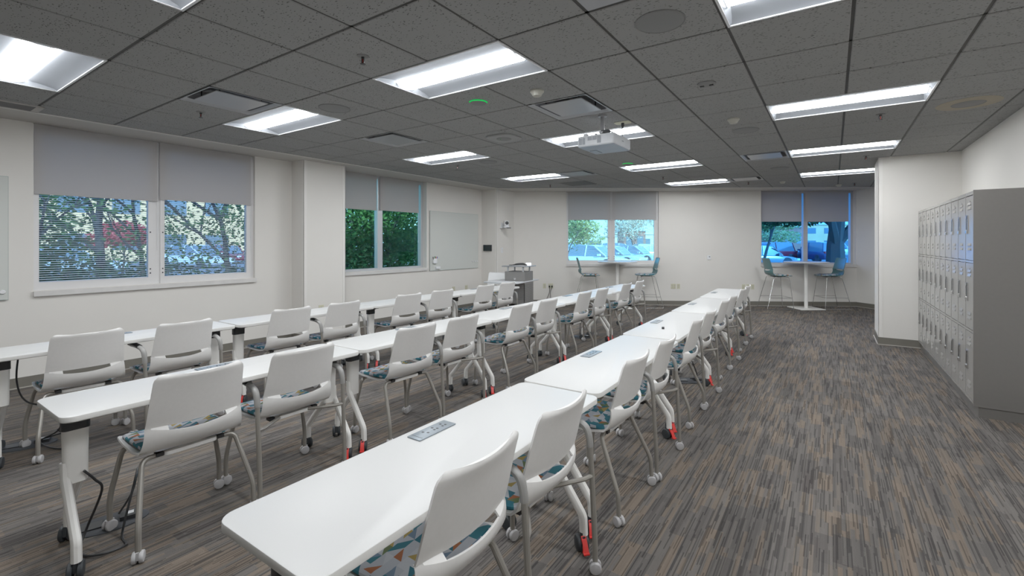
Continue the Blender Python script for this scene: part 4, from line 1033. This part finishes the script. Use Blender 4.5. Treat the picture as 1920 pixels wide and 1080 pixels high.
car('silver car in the distance behind the red car', at(1446, 60), VX, M['car_silver'], 4.6, 1.8, 1.7, True)
car('dark grey car at the lower left corner of the rightmost far window', at(1424, 30), VX, M['car_grey'], 4.4, 1.8, 1.42)
car('white car glimpsed low through the biggest left window trees', (-34, 13.0), .3, M['car_white'])
car('red car glimpsed low through the biggest left window trees', (-40, 17.2), .3, M['car_red'])
car('silver car glimpsed low behind the shrubs, biggest left window', (-30, 6.0), 1.4, M['car_silver'])

def building(label, pos, rz, w, d, h_, mat, bays, floors=2):
    t = thing('building', label, 'building', (pos[0], pos[1], -.06), rz, 'buildings outside')
    b = MB(); b.box(-w/2, w/2, 0, d, 0, h_); b.build('facade', mat, t, smooth=0)
    b = MB(); b.box(-w/2 - .3, w/2 + .3, -.3, d + .3, h_, h_ + .35); b.build('roof', M['bldg_white'], t, smooth=0)
    for i in range(bays):
        for j in range(floors):
            x = -w/2 + w*(i + .5)/bays; z = h_*(j + .3)/floors; m = MB(); m.box(x - w/bays*.28, x + w/bays*.28, -.04, .02, z, z + h_/floors*.45); m.build('window', M['carglass'], t, smooth=0)
    return t
building('beige building behind the trees in the biggest left window', (-52, 14.5), math.radians(90 - 15), 30, 10, 6.4, M['bldg'], 9)
building('white box truck shed in the distance, middle far window', at(1113, 70), YAW, 4.2, 2.5, 2.6, M['bldg_white'], 1, 1)
building('white building far across the parking lot, middle far window', at(1150, 95), YAW, 34, 10, 3.4, M['bldg_white'], 8, 1)
building('red brick house far across the parking lot, middle far window', at(1190, 84), YAW, 4, 6, 3.8, M['bldg_red'], 2, 1)
building('red roofed house behind the red car, rightmost far window', at(1478, 98), YAW + .3, 9, 6, 5., M['bldg_red'], 3, 1)
building('beige building far behind the navy car, rightmost far window', at(1520, 110), YAW, 40, 10, 6., M['bldg'], 9)

# ------------------------------------------------------------------ light
w = bpy.data.worlds.new('sky'); scn.world = w; w.use_nodes = True; nt = w.node_tree; nt.nodes.clear()
out = N(nt, 'ShaderNodeOutputWorld'); bg = N(nt, 'ShaderNodeBackground'); sky = N(nt, 'ShaderNodeTexSky')
sky.sky_type = 'NISHITA'; sky.sun_disc = False; sky.sun_elevation = math.radians(24); sky.sun_rotation = math.radians(60); sky.air_density = 1.2; sky.dust_density = 1.5
hs = N(nt, 'ShaderNodeMix', data_type='RGBA'); hs.inputs[0].default_value = .35; L(nt, sky.outputs[0], hs.inputs[6]); hs.inputs[7].default_value = (7, 8, 9.5, 1)
L(nt, hs.outputs[2], bg.inputs[0]); bg.inputs[1].default_value = .22; L(nt, bg.outputs[0], out.inputs[0])
sd = bpy.data.lights.new('sun', 'SUN'); sd.energy = 3.6; sd.color = (1., .86, .68); sd.angle = .01
so = bpy.data.objects.new('sun', sd); col.objects.link(so)
so.rotation_euler = Vector((-.80, .42, -.42)).to_track_quat('-Z', 'Y').to_euler()

scn.view_settings.view_transform = 'Standard'
scn.view_settings.look = 'None'
scn.view_settings.exposure = 1.7
scn.view_settings.gamma = 1.22
scn.cycles.use_denoising = True
scn.cycles.max_bounces = 10; scn.cycles.diffuse_bounces = 5; scn.cycles.glossy_bounces = 4; scn.cycles.transparent_max_bounces = 16
scn.cycles.sample_clamp_indirect = 6.0
